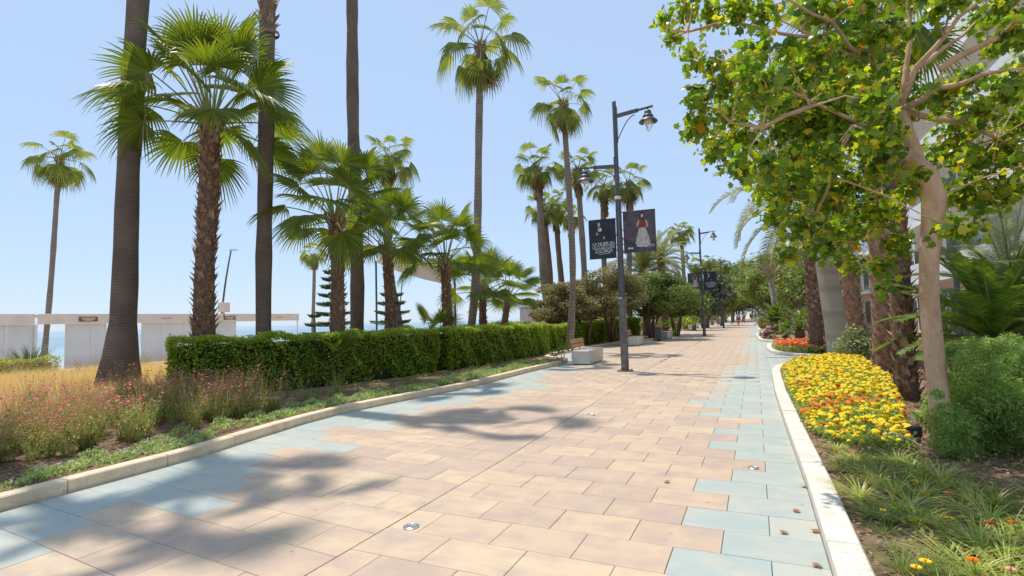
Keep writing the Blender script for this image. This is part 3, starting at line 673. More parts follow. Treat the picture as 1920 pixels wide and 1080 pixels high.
cycad(A(1868, 660, 7.9)*1.0, 1.35, 34, 'large dark green cycad behind the round shrub at the right edge', True, .15, 2)
p = A(1500, 626, 29); cycad((p.x, p.y, .05), 1.3, 26, 'bright yellow-green cycad behind the red flowers', False, .55, 3)
p = A(1472, 640, 30); cycad((p.x, p.y, .05), .8, 20, 'small dark cycad at the left end of the red flower bed', True, .25, 4)
p = A(1452, 603, 39); cycad((p.x, p.y, .05), 1.35, 30, 'stout cycad beside the promenade, beyond the bright one', True, .8, 5)
# tall straight fronds of the pale date palm at the right edge
M_palef = leafy('pale_feather_leaf', [(0, (.26, .30, .15)), (1, (.48, .50, .30))], .4, .5, (1.3, 1.3, .9), .8)
PALES = [feather_mesh('frond', 2.1, radians(p_), d_, 64, .34, M_palef, 77+k, .007, .15, .05, lean=.75) for k, (p_, d_) in enumerate([(84, .5), (66, .8), (48, .9), (30, .8)])]
p = A(1895, 545, 8.4); root = empty('date_palm', (p.x, p.y, .05), label='pale upright feather palm against the white building, right edge', cat='palm tree')
mb = MB(); mb.lathe([(.16, 0), (.18, 1.0), (.14, p.z), (.1, p.z+.1)], 12); mb.build('trunk', M_fiber, root)
for i in range(30):
    o = link('frond', PALES[min(3, i//7)], root, (0, 0, p.z-.1), i*2.4); o.scale = (.72+.04*(i % 5),)*3; o.rotation_euler.x = RNG.uniform(-.2, .2)

# ------------------------------------------------------------------ trunks in the right-hand bed
def trunk_thing(name, label, base, top, r0, r1, mat, bz=None, bs=.13, bend=0, seed=0, single=False, crown=None, head=None):
    root = empty(name, base, label=label, cat='palm tree'); base = Vector(base); P = path((0, 0, 0), Vector(top)-base, 22, bend, seed); r = random.Random(seed)
    R = [(r0+(r1-r0)*i/22)*(1+.3*math.exp(-P[i].z/.3))*r.uniform(.97, 1.03) for i in range(23)]
    mb = MB(); mb.tube(P, R, 20); mb.build('trunk', mat, root, True)
    if bz: boots(root, P, R, bz[0], bz[1], bz[2], bs, single, seed)
    if crown:
        for i in range(crown[1]):
            f_ = i/(crown[1]-1); pit = 80-120*f_; b_ = min(range(len(BINS)), key=lambda k: abs(BINS[k]-pit)); o = link('frond', frond(crown[0], b_, i % 2), root, P[-1], i*2.4+seed); o.scale = (crown[2],)*3
    return root
b = G(1700, 745, .1); trunk_thing('fan_palm', 'shaggy palm trunk directly left of the pale leaning tree trunk', (b.x, b.y, .05), (b.x-.05, b.y+.1, 6.6), .15, .15, M_fiber, (.1, 6.5, 46), .115, .05, 5, True, ('young', 24, 1.0))
b = G(1655, 703, .1); trunk_thing('fan_palm', 'curving rough palm trunk standing at the back of the marigolds', (b.x, b.y, .05), (b.x-.25, b.y-.1, 8), .185, .15, M_boot, (.3, 7.9, 30), .10, .16, 6, False, ('mid', 22, 1.0))
b = G(1578, 670, .1); trunk_thing('royal_palm', 'smooth pale grey palm trunk beside the red flower bed', (b.x, b.y, .05), (b.x-.5, b.y+.3, 9), .34, .24, M_royal, None, .1, -.1, 7, False, ('mid', 22, 1.1))
b = A(1612, 610, 15.5); trunk_thing('fan_palm', 'reddish rough palm trunk behind the pale shrub', (b.x, b.y, .05), (b.x-.55, b.y+.3, 8), .215, .18, M_boot, (.3, 7.9, 44), .11, 0, 8, False, ('mid', 22, 1.0))

# ------------------------------------------------------------------ hedges
def hedge(path2, thick, h, n_per, size, label, mat, seed=1, z0=.1, lit_top_mat=None, group='clipped hedges on the left side'):
    r = np.random.default_rng(seed); root = empty('hedge', (path2[0][0], path2[0][1], 0), label=label, cat='hedge', group=group)
    ox, oy = path2[0]; P = [Vector((x-ox, y-oy)) for x, y in path2]
    mb = MB(); parts = []
    for i in range(len(P)-1):
        a, b = P[i], P[i+1]; t = (b-a); L = t.length; t.normalize(); nn = Vector((-t.y, t.x))   # nn points away from the promenade
        i0 = .17
        q = [a+nn*i0+t*(i0 if i == 0 else 0), b+nn*i0-t*(i0 if i == len(P)-2 else 0), b+nn*(thick-i0)-t*(i0 if i == len(P)-2 else 0), a+nn*(thick-i0)+t*(i0 if i == 0 else 0)]
        V = [(v.x, v.y, z0) for v in q]+[(v.x, v.y, h-i0) for v in q]
        mb.add(V, [(3, 2, 1, 0), (4, 5, 6, 7), (0, 1, 5, 4), (1, 2, 6, 5), (2, 3, 7, 6), (3, 0, 4, 7)])
        faces = [(Vector((a.x, a.y, z0)), Vector((t.x*L, t.y*L, 0)), Vector((0, 0, h-z0)), Vector((-nn.x, -nn.y, 0)), 1.0),
                 (Vector((a.x, a.y, h)), Vector((t.x*L, t.y*L, 0)), Vector((nn.x*thick, nn.y*thick, 0)), Vector((0, 0, 1)), 1.1),
                 (Vector((a.x+nn.x*thick, a.y+nn.y*thick, z0)), Vector((t.x*L, t.y*L, 0)), Vector((0, 0, h-z0)), Vector((nn.x, nn.y, 0)), .35)]
        if i == 0: faces.append((Vector((a.x, a.y, z0)), Vector((nn.x*thick, nn.y*thick, 0)), Vector((0, 0, h-z0)), Vector((-t.x, -t.y, 0)), 1))
        if i == len(P)-2: faces.append((Vector((b.x, b.y, z0)), Vector((nn.x*thick, nn.y*thick, 0)), Vector((0, 0, h-z0)), Vector((t.x, t.y, 0)), 1))
        for (o, u, v, n_, dn) in faces:
            n = int(u.length*v.length*n_per*dn)
            if n < 1: continue
            a1, a2 = r.random(n), r.random(n)
            T = np.array(o)+a1[:, None]*np.array(u)+a2[:, None]*np.array(v)
            wob = .045*np.sin(T[:, 0]*2.3+T[:, 1]*2.9)+.035*np.sin(T[:, 2]*6+T[:, 1]*5.1+T[:, 0]*3)+.025*np.sin(T[:, 1]*13+T[:, 2]*9)
            T = T+np.array(n_)[None]*(wob[:, None]-r.random((n, 1))**.6*.12+.02)
            # rounded shoulder
            if n_.z < .5:
                e = np.clip((T[:, 2]-(h-.12))/.12, 0, 1)**2*.05; T -= np.array(n_)[None]*e[:, None]
                lo = np.clip((.45-T[:, 2])/.4, 0, 1)*.08*(1+np.sin(T[:, 1]*3.1)); T -= np.array(n_)[None]*lo[:, None]
            Nn = np.array(n_)[None]*.45+np.array([[0, 0, .8]])+r.normal(0, .5, (n, 3))
            s_ = size*r.uniform(.7, 1.25, n)
            Vb = [(0, -.1, 0), (.32, .4, .07), (0, 1, -.02), (-.32, .4, .07)]; Fb = [(0, 1, 2), (0, 2, 3)]
            Mx_ = frames(Nn, r.uniform(0, 6.28, n), s_)
            hi = (T[:, 2] > h-.12-.22*r.random(n)**1.5) if (lit_top_mat and n_.z < .5) else np.full(n, bool(n_.z > .5 and lit_top_mat))  # upper band takes the paler leaf: sunlit edge put into the colour
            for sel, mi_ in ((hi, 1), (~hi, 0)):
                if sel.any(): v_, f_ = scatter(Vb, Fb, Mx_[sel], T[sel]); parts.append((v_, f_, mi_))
    mb.build('twigs', M_core, root)  # solid inset box, dark to stand for the shade behind the leaves
    V_, F_, MI_ = cat_parts(parts); link('foliage', mk('foliage', V_, F_, [mat, lit_top_mat or mat], MI_), root, kind='stuff')
    return root
hedge([(-11.15, 7.15), (-10.35, 8.15), (-9.5, 9.7), (-8.95, 11.6), (-8.55, 13.6)], 1.1, 1.35, 1500, .062, 'longest clipped hedge, dark glossy leaves, in front of the shaggy palms', M_hedge, 1, lit_top_mat=M_hedgel)
hedge([(-8.42, 13.95), (-8.2, 16), (-8.05, 18.5), (-8.0, 21.4)], 1.1, 1.34, 1100, .07, 'brighter clipped hedge section ending behind the nearest bench', M_hedge, 2, lit_top_mat=M_hedgel)
hedge([(-8.6, 23.0), (-8.55, 27), (-8.3, 32.2)], 1.2, 1.25, 700, .085, 'olive clipped hedge section behind the second bench', M_hedge, 3, lit_top_mat=M_hedgel)
hedge([(-8.2, 32.6), (-7.7, 35), (-7.35, 38.2)], 2.2, 1.45, 600, .09, 'bright yellow-green hedge block beyond the second bench', M_hedgel, 4)
hedge([(-26.5, 8.2), (-22.8, 9.6)], 1.6, .62, 500, .08, 'low lime green hedge at the left edge beside the spiky plant', M_hedgel, 5, group=None)
hedge([(-10.0, 24.2), (-12.6, 27.0)], 1.5, 1.42, 400, .09, 'dark rounded hedge mound behind the sixth young palm', M_hedge, 6)

# ------------------------------------------------------------------ broadleaf trees and shrubs
LOBE = [(0, 0, 0), (.22, .02, .02), (.52, .18, -.03), (.38, .38, .03), (.62, .60, -.07), (.28, .68, .03), (0, 1.08, -.10), (-.28, .68, .03), (-.62, .60, -.07), (-.38, .38, .03), (-.52, .18, -.03), (-.22, .02, .02), (0, .42, .07)]
LOBEF = [(12, i, i+1) for i in range(0, 11)]+[(12, 11, 0)]
SIMPLE = [(0, -.1, 0), (.36, .4, .09), (0, 1, -.03), (-.36, .4, .09)]; SIMPLEF = [(0, 1, 2), (0, 2, 3)]
def blob_leaves(blobs, per, size, r, shape=(SIMPLE, SIMPLEF), flat=.55, shell=.55, up=.7):
    """leaves through the outer part of each clump; returns vertices, faces, positions"""
    Ts = []
    for (c, rad) in blobs:
        rad = np.array(rad if hasattr(rad, '__len__') else (rad, rad, rad*.8)); n = max(4, int(per*(rad[0]*rad[1]+rad[0]*rad[2])/2))
        d = r.normal(0, 1, (n, 3)); d /= np.linalg.norm(d, axis=1, keepdims=True)
        q = (shell+(1-shell)*r.random((n, 1)))*(1+.16*np.sin(d[:, :1]*7+c[0]*3)*np.sin(d[:, 1:2]*6+c[1])+r.normal(0, .07, (n, 1)))
        Ts.append((np.array(c)+d*q*rad, d))
    T = np.concatenate([t for t, _ in Ts]); d = np.concatenate([x for _, x in Ts]); n = len(T)
    Nn = d*.5+np.array([[0, 0, up]])+r.normal(0, flat, (n, 3))
    s_ = size*r.uniform(.6, 1.3, n); Mx = frames(Nn, r.uniform(0, 6.28, n), s_)
    V, F = scatter(shape[0], shape[1], Mx, T); return V, F, T, Mx
def tree(name, base, label, blobs, limbs, mat, per, size, barkm, cat='tree', group=None, seed=1, shell=.5, up=.7):
    r = np.random.default_rng(seed); base = Vector(base); root = empty(name, base, label=label, cat=cat, group=group)
    mb = MB()
    for P, R in limbs: mb.tube([Vector(p)-base for p in P], R, 8)
    if limbs: mb.build('trunk', barkm, root, True)
    V, F, T, Mx = blob_leaves([((c[0]-base.x, c[1]-base.y, c[2]-base.z), q) for c, q in blobs], per, size, r, shell=shell, up=up)
    link('crown', mk('crown', V, F, mat), root, kind='stuff')
    return root
def auto_tree(name, base, h, cr, label, mat, seed=1, trunk_h=.4, tr=.15, size=.16, per=130, flat=.7, nb=16, barkm=None, cat='tree', group=None, multi=1, lean=(0, 0)):
    r = random.Random(seed); base = Vector(base); blobs = []; limbs = []
    ch = h*(1-trunk_h)/2; cz = base.z+h-ch
    for i in range(nb):
        a = r.uniform(0, 6.28); q = sqrt(r.random()); zz = r.uniform(-1, 1)
        k = sqrt(max(0, 1-zz*zz*.75)); c = Vector((base.x+lean[0]+cos(a)*q*cr*k*.85, base.y+lean[1]+sin(a)*q*cr*k*.85, cz+zz*ch*.8)); rad = cr*r.uniform(.25, .42)
        blobs.append(((c.x, c.y, c.z), (rad, rad, rad*flat)))
    for m in range(multi):
        a = 6.28*m/multi+seed; off = .25*(multi > 1); fk = Vector((base.x+cos(a)*off*2+lean[0]*.5, base.y+sin(a)*off*2+lean[1]*.5, base.z+h*trunk_h))
        limbs.append(([base+Vector((cos(a)*off*.5, sin(a)*off*.5, -.05)), base.lerp(fk, .5)+Vector((r.uniform(-.1, .1)*h*.3, r.uniform(-.1, .1)*h*.3, 0)), fk], [tr*1.15, tr, tr*.75]))
        for (c, rad) in blobs[m::multi]:
            c = Vector(c); mid = fk.lerp(c, .5)+Vector((r.uniform(-.2, .2), r.uniform(-.2, .2), -.1*h*r.random())); limbs.append(([fk, mid, c], [tr*.6, tr*.3, tr*.1]))
    return tree(name, base, label, blobs, limbs, mat, per, size, barkm or M_fiber, cat, group, seed)
# umbrella shaped brown-green trees behind the third hedge
UM = [(1042, 612, 28.5, 3.5, 1.6, M_tama, 'leftmost brown-green spreading tree with crooked stems behind the hedge', 11),
      (1098, 612, 29.5, 4.1, 2.1, M_tama, 'widest brown-green spreading tree behind the hedge, left of the lamp post', 12),
      (1150, 612, 31.5, 4.6, 2.2, M_tama, 'taller brown-green spreading tree crossed by the nearest lamp post', 13),
      (1222, 610, 35, 4.3, 2.9, M_tree, 'green spreading tree right of the nearest lamp post, over the bin', 14),
      (1268, 606, 40.5, 4.1, 2.1, M_tree, 'green flat-topped tree just before the second lamp post', 15)]
for i, (px, py, D, h, cr, m, lb, sd_) in enumerate(UM):
    p = A(px, py, D); auto_tree('spreading_tree', (p.x, p.y, 0), h, cr, lb, m, sd_, .36, .085, .115, 1500, .5, 30, group='spreading trees behind the hedge', multi=4)
# far trees closing the avenue on both sides
FT = [(1325, 585, 62, 6.0, 3.2, M_treed, 'dark bushy tree behind the second lamp post'), (1300, 590, 54, 4.2, 2.4, M_tree, 'round green tree left of the second lamp post'), (1352, 590, 72, 5.5, 3.0, M_treey, 'yellow-green tree between the second and third lamps'),
      (1345, 560, 110, 12.5, 6.5, M_tree, 'large round tree high behind the third lamp post'), (1385, 560, 125, 13.5, 6.5, M_tree, 'large green tree closing the left of the avenue'), (1360, 570, 98, 8.0, 4.0, M_treey, 'mid green tree behind the fourth lamp post'),
      (1392, 585, 112, 8.0, 4.0, M_jaca, 'purple-grey tree at the far end of the avenue'), (1374, 585, 104, 7.0, 3.6, M_jaca, 'purple-grey tree behind the cyclists'), (1410, 585, 140, 11, 6.0, M_jaca, 'grey-violet tree closing the vista'),
      (1432, 585, 92, 8.5, 4.0, M_tree, 'green tree at the far right of the avenue'), (1425, 570, 150, 16, 7.5, M_treed, 'tallest far dark tree beyond the avenue'), (1448, 590, 66, 8.0, 3.6, M_treey, 'airy yellow-green tree right of the avenue'),
      (1475, 590, 52, 8.5, 3.4, M_tree, 'green tree behind the stout cycad'), (1500, 590, 45, 7.0, 2.6, M_treey, 'light green tree behind the bright cycad'), (1545, 590, 36, 5.0, 2.6, M_tree, 'bushy green tree behind the date palm trunk')]
for i, (px, py, D, h, cr, m, lb) in enumerate(FT):
    p = A(px, py, D); auto_tree('avenue_tree', (p.x, p.y, 0), h, cr, lb, m, 60+i, .28, .2, .22+D*.0016, 200-D*.6, .75, 22, group='far avenue trees', barkm=M_trunkfar)
# low bushes lining the far avenue down to the ground
k = 0
for y in np.arange(58, 165, 6.5):
    for x, nm in ((-9.0-RNG.random()*2.5, 'left'), (3.2+RNG.random()*2.5, 'right')):
        auto_tree('avenue_bush', (x, y, 0), RNG.uniform(2.4, 4.2), RNG.uniform(2.2, 3.0), 'dense low bush in the row along the %s side of the far avenue' % nm, [M_tree, M_treey, M_treed][k % 3], 200+k, .05, .06, .34, 60, .9, 10, cat='bush', group='bushes along the %s side of the far avenue' % nm); k += 1
for x in (-12, -7.5, -3, 2, 6.5):
    auto_tree('avenue_bush', (x, 172, 0), 6.5, 3.6, 'tall bush in the row closing the end of the avenue', M_treed if k % 2 else M_tree, 300+k, .05, .1, .5, 40, .9, 12, cat='bush', group='bushes closing the end of the avenue'); k += 1
# thin pale-trunked airy tree by the stout cycad
b = A(1452, 590, 41); b.z = 0; top = A(1446, 520, 41); T_ = [b, b.lerp(top, .5)+Vector((.1, 0, 0)), top]
bl = []; lm = [(T_, [.26, .22, .18])]
for i, (px, py) in enumerate([(1400, 495), (1425, 478), (1390, 515), (1450, 462), (1478, 470), (1500, 490), (1430, 505), (1475, 505), (1460, 440), (1410, 500)]):
    c = A(px, py, 39+i % 4*1.2); bl.append(((c.x, c.y, c.z), (1.0, 1.0, .32))); lm.append(([top, top.lerp(c, .5)+Vector((0, 0, .5)), c], [.12, .07, .03]))
tree('airy_tree', b, 'airy tree with a pale trunk and thin flat sprays over the promenade', bl, lm, M_treey, 70, .16, M_royal, seed=5, up=1.2)
# araucarias near the sea
def arau(p, h, r_, label, seed):
    r = random.Random(seed); root = empty('norfolk_pine', p, label=label, cat='conifer', group='norfolk pines by the sea'); mb = MB(); mb.tube([(0, 0, 0), (0, 0, h)], [.11, .03], 8); mb.build('trunk', M_fiber, root)
    k = 0; z = .5
    while z < h-.2:
        rr = r_*(1-(z/h)*.75); mb = MB()
        for i in range(5):
            a = i*1.256+k*.6+r.uniform(-.1, .1); d = Vector((cos(a), sin(a), 0)); s_ = Vector((-sin(a), cos(a), 0)); e = d*rr+Vector((0, 0, z+.12*rr)); mb.tube([(0, 0, z), d*rr*.6+Vector((0, 0, z-.02)), e], [.03, .02, .01], 4)
            for j in range(11):
                t = .35+.65*j/10; c = d*rr*t+Vector((0, 0, z+.08*rr*t)); l_ = .24*(1.15-t*.75)
                for sg in (-1, 1):
                    q = c+s_*sg*l_+d*l_*.5+Vector((0, 0, .10)); mb.add([c+Vector((0, 0, .05)), c-d*.05, q+Vector((0, 0, -.03)), q+d*.06+Vector((0, 0, .06))], [(0, 1, 2, 3)])
                    mb.add([c+Vector((0, 0, -.04)), c-d*.03+s_*sg*.02, q+Vector((0, 0, .05))], [(0, 1, 2)])
        mb.build('branch_tier', M_arau, root); z += .56-.03*k; k += 1
p = A(624, 618, 26); arau((p.x, p.y, -.1), 4.4, 1.3, 'norfolk pine with open tiers behind the second young palm', 1)
p = A(735, 618, 27); arau((p.x, p.y, -.1), 3.4, 1.6, 'norfolk pine with dense tiers behind the third young palm', 2)
p = A(590, 618, 30); arau((p.x, p.y, -.1), 2.3, 1.0, 'small norfolk pine between the stall and the young palms', 3)

# the leaning tree with lobed leaves on the right
def big_tree():
    r = np.random.default_rng(21); rr = random.Random(5)
    base = Vector((1.72, 6.9, 0)); root = empty('lobed_leaf_tree', base, label='leafy tree with pale bent trunk and green-yellow lobed leaves over the right bed', cat='tree')
    fork = A(1668, 272, 5.5)
    limbs = [([base+Vector((0, 0, -.05)), A(1760, 740, 5.5), A(1749, 640, 5.55), A(1742, 560, 5.6), A(1742, 480, 5.6), A(1750, 415, 5.55), A(1751, 372, 5.5), A(1736, 334, 5.5), A(1704, 304, 5.45), A(1664, 276, 5.35)], [.105, .092, .090, .087, .086, .103, .108, .12, .115, .085])]
    hub = A(1690, 205, 5.45)
    limbs.append(([A(1724, 334, 5.5), A(1716, 290, 5.5), A(1702, 248, 5.47), hub], [.09, .072, .058, .052]))
    limbs.append(([A(1668, 284, 5.36), A(1650, 255, 5.3), A(1600, 225, 5.3), A(1520, 190, 5.3), A(1440, 150, 5.3)], [.07, .04, .02, .014, .008]))
    for P in ([(1690, 205, 5.45), (1715, 130, 5.3), (1770, 70, 5.2), (1840, 0, 5.1), (1880, -60, 5)], [(1690, 205, 5.45), (1700, 120, 5.5), (1705, 40, 5.6), (1706, -60, 5.6)], [(1715, 130, 5.3), (1770, 90, 5.4), (1830, 40, 5.6)],
              [(1690, 205, 5.45), (1760, 165, 5.1), (1840, 140, 4.8), (1925, 128, 4.6)], [(1760, 130, 5.0), (1830, 90, 4.8), (1900, 45, 4.6), (1960, 20, 4.5)], [(1690, 205, 5.45), (1640, 120, 5.6), (1540, 70, 5.7), (1500, 55, 5.7), (1420, 20, 5.8)],
              [(1640, 120, 5.6), (1560, 40, 5.4), (1480, 0, 5.4), (1400, -30, 5.4)], [(1540, 70, 5.7), (1450, 60, 5.6), (1390, 110, 5.5), (1350, 190, 5.5)], [(1520, 200, 4.8), (1430, 240, 4.9), (1370, 230, 5.0), (1320, 200, 5.1)],
              [(1600, 235, 5.0), (1560, 330, 5.4), (1530, 400, 5.8), (1510, 450, 6)], [(1652, 268, 5.3), (1640, 350, 5.9), (1650, 420, 6.3)], [(1690, 205, 5.45), (1800, 230, 5.8), (1870, 260, 5.9), (1930, 300, 6)],
              [(1640, 120, 5.6), (1640, 20, 5.3), (1620, -60, 5.2)], [(1450, 60, 5.6), (1370, 40, 5.5), (1290, 60, 5.5), (1240, 45, 5.5)]):
        n = len(P); limbs.append(([A(*p) for p in P], [(.034 if P[0][0] > 1680 and P[-1][0] > 1690 else .02)*(1-.85*i/(n-1))+.003 for i in range(n)]))
    mb = MB()
    for P, R in limbs[:3]: mb.tube([Vector(p)-base for p in P], R, 14)
    mb.build('trunk', M_bark, root, True)
    for P, R in limbs[3:]:
        mb = MB(); Q = [Vector(p)-base for p in P]; Q2 = [Q[0]]
        for a, b in zip(Q, Q[1:]): Q2 += [a.lerp(b, .5)+Vector((rr.uniform(-.03, .03), rr.uniform(-.03, .03), rr.uniform(-.03, .03))), b]
        mb.tube(Q2, list(np.interp(np.linspace(0, 1, len(Q2)), np.linspace(0, 1, len(R)), R)), 7); mb.build('branch', M_bark, root, True)
    px = [(1245, 35, 22), (1262, 70, 20), (1285, 20, 25), (1330, 25, 32), (1380, 18, 35), (1300, 105, 26), (1340, 125, 25), (1440, 25, 30), (1310, 175, 32), (1360, 160, 35), (1400, 120, 35), (1310, 235, 35), (1345, 280, 34), (1370, 220, 40), (1420, 180, 42), (1400, 260, 40), (1430, 85, 28), (1395, 318, 32),
          (1445, 310, 38), (1460, 240, 42), (1480, 150, 42), (1475, 360, 38), (1450, 400, 28), (1500, 300, 42), (1520, 220, 42), (1530, 110, 38), (1520, 20, 34), (1500, 430, 38), (1545, 380, 42), (1550, 300, 42), (1570, 170, 42), (1590, 90, 36), (1570, 20, 38), (1550, 460, 36), (1590, 430, 40), (1600, 340, 44),
          (1605, 250, 42), (1640, 190, 40), (1650, 60, 34), (1630, 10, 36), (1640, 400, 42), (1650, 310, 36), (1480, 480, 20), (1590, 490, 20), (1690, 150, 24), (1700, 360, 24), (1680, 460, 26), (1655, 500, 26), (1760, 180, 36), (1800, 230, 40), (1820, 150, 30), (1850, 200, 40), (1890, 170, 36), (1780, 280, 36),
          (1830, 300, 42), (1880, 280, 42), (1915, 230, 40), (1800, 360, 36), (1850, 370, 36), (1900, 350, 34), (1780, 430, 26), (1820, 430, 26), (1760, 20, 26), (1830, 45, 24), (1870, 80, 30), (1910, 60, 34), (1880, 15, 36), (1800, -10, 34), (1740, -20, 34), (1940, 120, 40), (1950, 300, 40), (1690, -10, 30), (1480, 90, 20), (1700, 60, 18), (1660, 540, 18),
          (1300, -30, 30), (1420, -30, 30), (1990, 200, 50), (1420, 160, 40), (1560, 240, 40), (1640, 260, 30), (1720, 330, 22), (1610, 140, 36), (1655, 130, 26), (1690, 225, 22), (1680, 260, 20), (1715, 190, 20), (1660, 235, 24), (1705, 150, 18), (1490, 200, 40), (1530, 330, 40), (1440, 350, 34)]
    blobs = []
    for i, (x, y, q) in enumerate(px):
        D = 5.4+rr.uniform(-.95, .8)+(.5 if y > 330 else 0)
        if x > 1700: D = 5.0+rr.uniform(-.5, 1.6)
        c = A(x, y, D)-base; rad = q*D/1000; blobs.append(((c.x, c.y, c.z), (rad*1.2, rad*1.5, rad*1.15)))
    # twigs to each clump
    pts = [p for P, R in limbs for p in P]; mb = MB()
    for (c, rad) in blobs:
        cc = Vector(c); q = min(pts, key=lambda p: (Vector(p)-base-cc).length); q = Vector(q)-base; mid = q.lerp(cc, .5)+Vector((rr.uniform(-.06, .06), rr.uniform(-.06, .06), rr.uniform(0, .08))); mb.tube([q, mid, cc], [.011, .007, .003], 4)
        for k in range(5):
            e = cc+Vector((rr.gauss(0, 1), rr.gauss(0, 1), rr.gauss(0, 1))).normalized()*rad[0]*.9; mb.tube([cc.lerp(mid, .3), cc.lerp(e, .5), e], [.004, .003, .002], 3)
    mb.build('twigs', M_bark, root, kind='stuff')
    V, F, T, Mx = blob_leaves(blobs, 2500, .072, r, (LOBE, LOBEF), .7, .15, .5)
    nl = len(T); cam_ = np.array([0, 0, EYE])-np.array(base); dist = np.linalg.norm(T-cam_, axis=1)
    W_ = T+np.array(base); inview = np.array([abs((Vector(w_)-Vector((0, 0, EYE))).dot(CR)/(Vector(w_)-Vector((0, 0, EYE))).dot(_f)) < .96 and (Vector(w_)-Vector((0, 0, EYE))).dot(CU)/(Vector(w_)-Vector((0, 0, EYE))).dot(_f) < .54 for w_ in W_])
    order = np.argsort(dist+np.where(inview, 0, 50)); near = order[:300]; rest = np.sort(order[300:])
    nv = len(LOBE); Vr = V.reshape(nl, nv, 3)[rest].reshape(-1, 3); Fr = (uni(LOBEF)[None]+(np.arange(len(rest))*nv)[:, None, None]).reshape(-1, 3)
    link('foliage', mk('foliage', Vr, Fr, M_plane), root, kind='stuff')
    stops = [(0, (.08, .17, .022)), (.4, (.15, .26, .03)), (.75, (.25, .35, .035)), (.90, (.36, .42, .04)), (.97, (.50, .46, .03)), (1, (.52, .34, .04))]
    Ml = leafy('lobed_leaf_single', stops, .55, .3, (1.9, 1.8, .45), .9, .55, obj=True); lm = mk('leaf', LOBE, LOBEF, Ml)
    for i in near:
        o = link('leaf', lm, root); o.matrix_local = Matrix.Translation(T[i]) @ Matrix(Mx[i]*1.15).to_4x4()
    print('big tree leaves', nl)
big_tree()

# ------------------------------------------------------------------ shrubs on the right
NARROW = [(0, -.1, 0), (.15, .4, .05), (0, 1, -.03), (-.15, .4, .05)]
def shrub(label, blobs, mat, per, size, seed, shape=None, cat='shrub', name='shrub', group=None, up=.6, shell=.45, stems=True, core=True):
    r = np.random.default_rng(seed); c0 = Vector(blobs[0][0]); base = Vector((c0.x, c0.y, .05)); root = empty(name, base, label=label, cat=cat, group=group)
    if stems:
        mb = MB()
        for (c, rad) in blobs[(0 if len(blobs) < 30 else len(blobs)-4):]: mb.tube([(0, 0, 0), (Vector(c)-base)*.5+Vector((0, 0, -.05)), Vector(c)-base], [.022, .014, .006], 5)
        mb.build('stem', M_fiber, root)
    V, F, T, Mx = blob_leaves([((Vector(c)-base)[:], q) for c, q in blobs], per, size, r, shape or (SIMPLE, SIMPLEF), shell=shell, up=up)
    link('foliage', mk('foliage', V, F, mat), root, kind='stuff'); return root
def blobs_px(lst, D, dd=.0, sq=.85):
    out = []
    for i, (x, y, q) in enumerate(lst):
        d = D+dd*sin(i*2.1); c = A(x, y, d); rad = q*d/1000; out.append(((c.x, c.y, max(c.z, .15)), (rad, rad, rad*sq)))
    return out
_rs = random.Random(8)
shrub('big fine-leaved green shrub filling the right edge beside the pale trunk', blobs_px([(1850+cos(a_)*q_*105, 762-sin(a_)*q_*125, _rs.uniform(9, 17)) for a_, q_ in [(_rs.uniform(-.6, 3.6), _rs.uniform(.75, 1.06)) for _ in range(46)]], 5.45, .35)+blobs_px([(1860, 770, 70), (1800, 730, 42), (1830, 690, 42), (1880, 690, 45), (1910, 670, 40), (1785, 790, 40), (1800, 840, 45), (1860, 850, 55), (1920, 770, 60), (1920, 860, 55), (1960, 720, 60), (1850, 660, 22), (1895, 640, 20), (1985, 820, 70), (1800, 860, 30), (1850, 880, 34), (1905, 890, 40), (1770, 830, 26), (1950, 890, 50), (1810, 780, 45), (1870, 740, 50), (1840, 810, 50), (1985, 690, 40)], 5.6, .3), M_rose, 60000, .036, 31, (NARROW, SIMPLEF))
shrub('wispy green sprigs at the base of the pale trunk, left of the big shrub', blobs_px([(1740+RNG.uniform(-12, 14), 745+RNG.uniform(-30, 60), 9) for _ in range(9)], 6.3, .2), M_rose, 14000, .04, 45, (NARROW, SIMPLEF))
shrub('pale green rounded shrub beside the smooth grey trunk', blobs_px([(1610, 645, 32), (1585, 650, 26), (1635, 650, 28), (1600, 625, 20), (1630, 625, 20), (1610, 680, 26)], 15.2, .3), M_pale, 1800, .085, 32)
shrub('pale bush behind the shaggy trunks', blobs_px([(1670, 640, 26), (1690, 660, 22), (1660, 670, 20)], 15, .3), M_pale, 1500, .085, 33)
shrub('burgundy leaved plant at the corner of the promenade', blobs_px([(1440, 625, 10), (1432, 629, 9), (1448, 630, 9), (1440, 618, 8)], 31.5, .3), M_purple, 900, .11, 34)
shrub('burgundy shrub between the shaggy trunk and the pale trunk', blobs_px([(1680, 700, 18), (1672, 680, 16), (1690, 725, 16), (1740, 735, 16), (1725, 700, 18)], 11.8, .4), M_purple, 2400, .05, 35)
shrub('burgundy shrub right of the pale trunk under the dark cycad', blobs_px([(1790, 650, 20), (1770, 640, 18), (1812, 655, 16), (1780, 670, 18)], 8.6, .2), M_purple, 3200, .045, 36)
shrub('small green spiky shrub at the foot of the pale trunk', blobs_px([(1735, 790, 18), (1745, 760, 16), (1728, 815, 14)], 7.1, .1), M_rose, 7000, .045, 37)
shrub('dark leafy understory bush behind the big shrub', blobs_px([(1800, 600, 40), (1790, 560, 30), (1840, 560, 32), (1900, 590, 40), (1770, 610, 24)], 10.8, .5), M_cyc, 1700, .08, 38)
shrub('dull green background bush left of the smooth trunk', blobs_px([(1545, 610, 28), (1520, 600, 22), (1560, 590, 24), (1540, 580, 22)], 27, 1), M_tree, 500, .13, 39)
shrub('low yellow-green bush behind the bright cycad', blobs_px([(1530, 600, 18), (1550, 620, 14), (1505, 605, 16)], 32, 1), M_treey, 500, .13, 40)
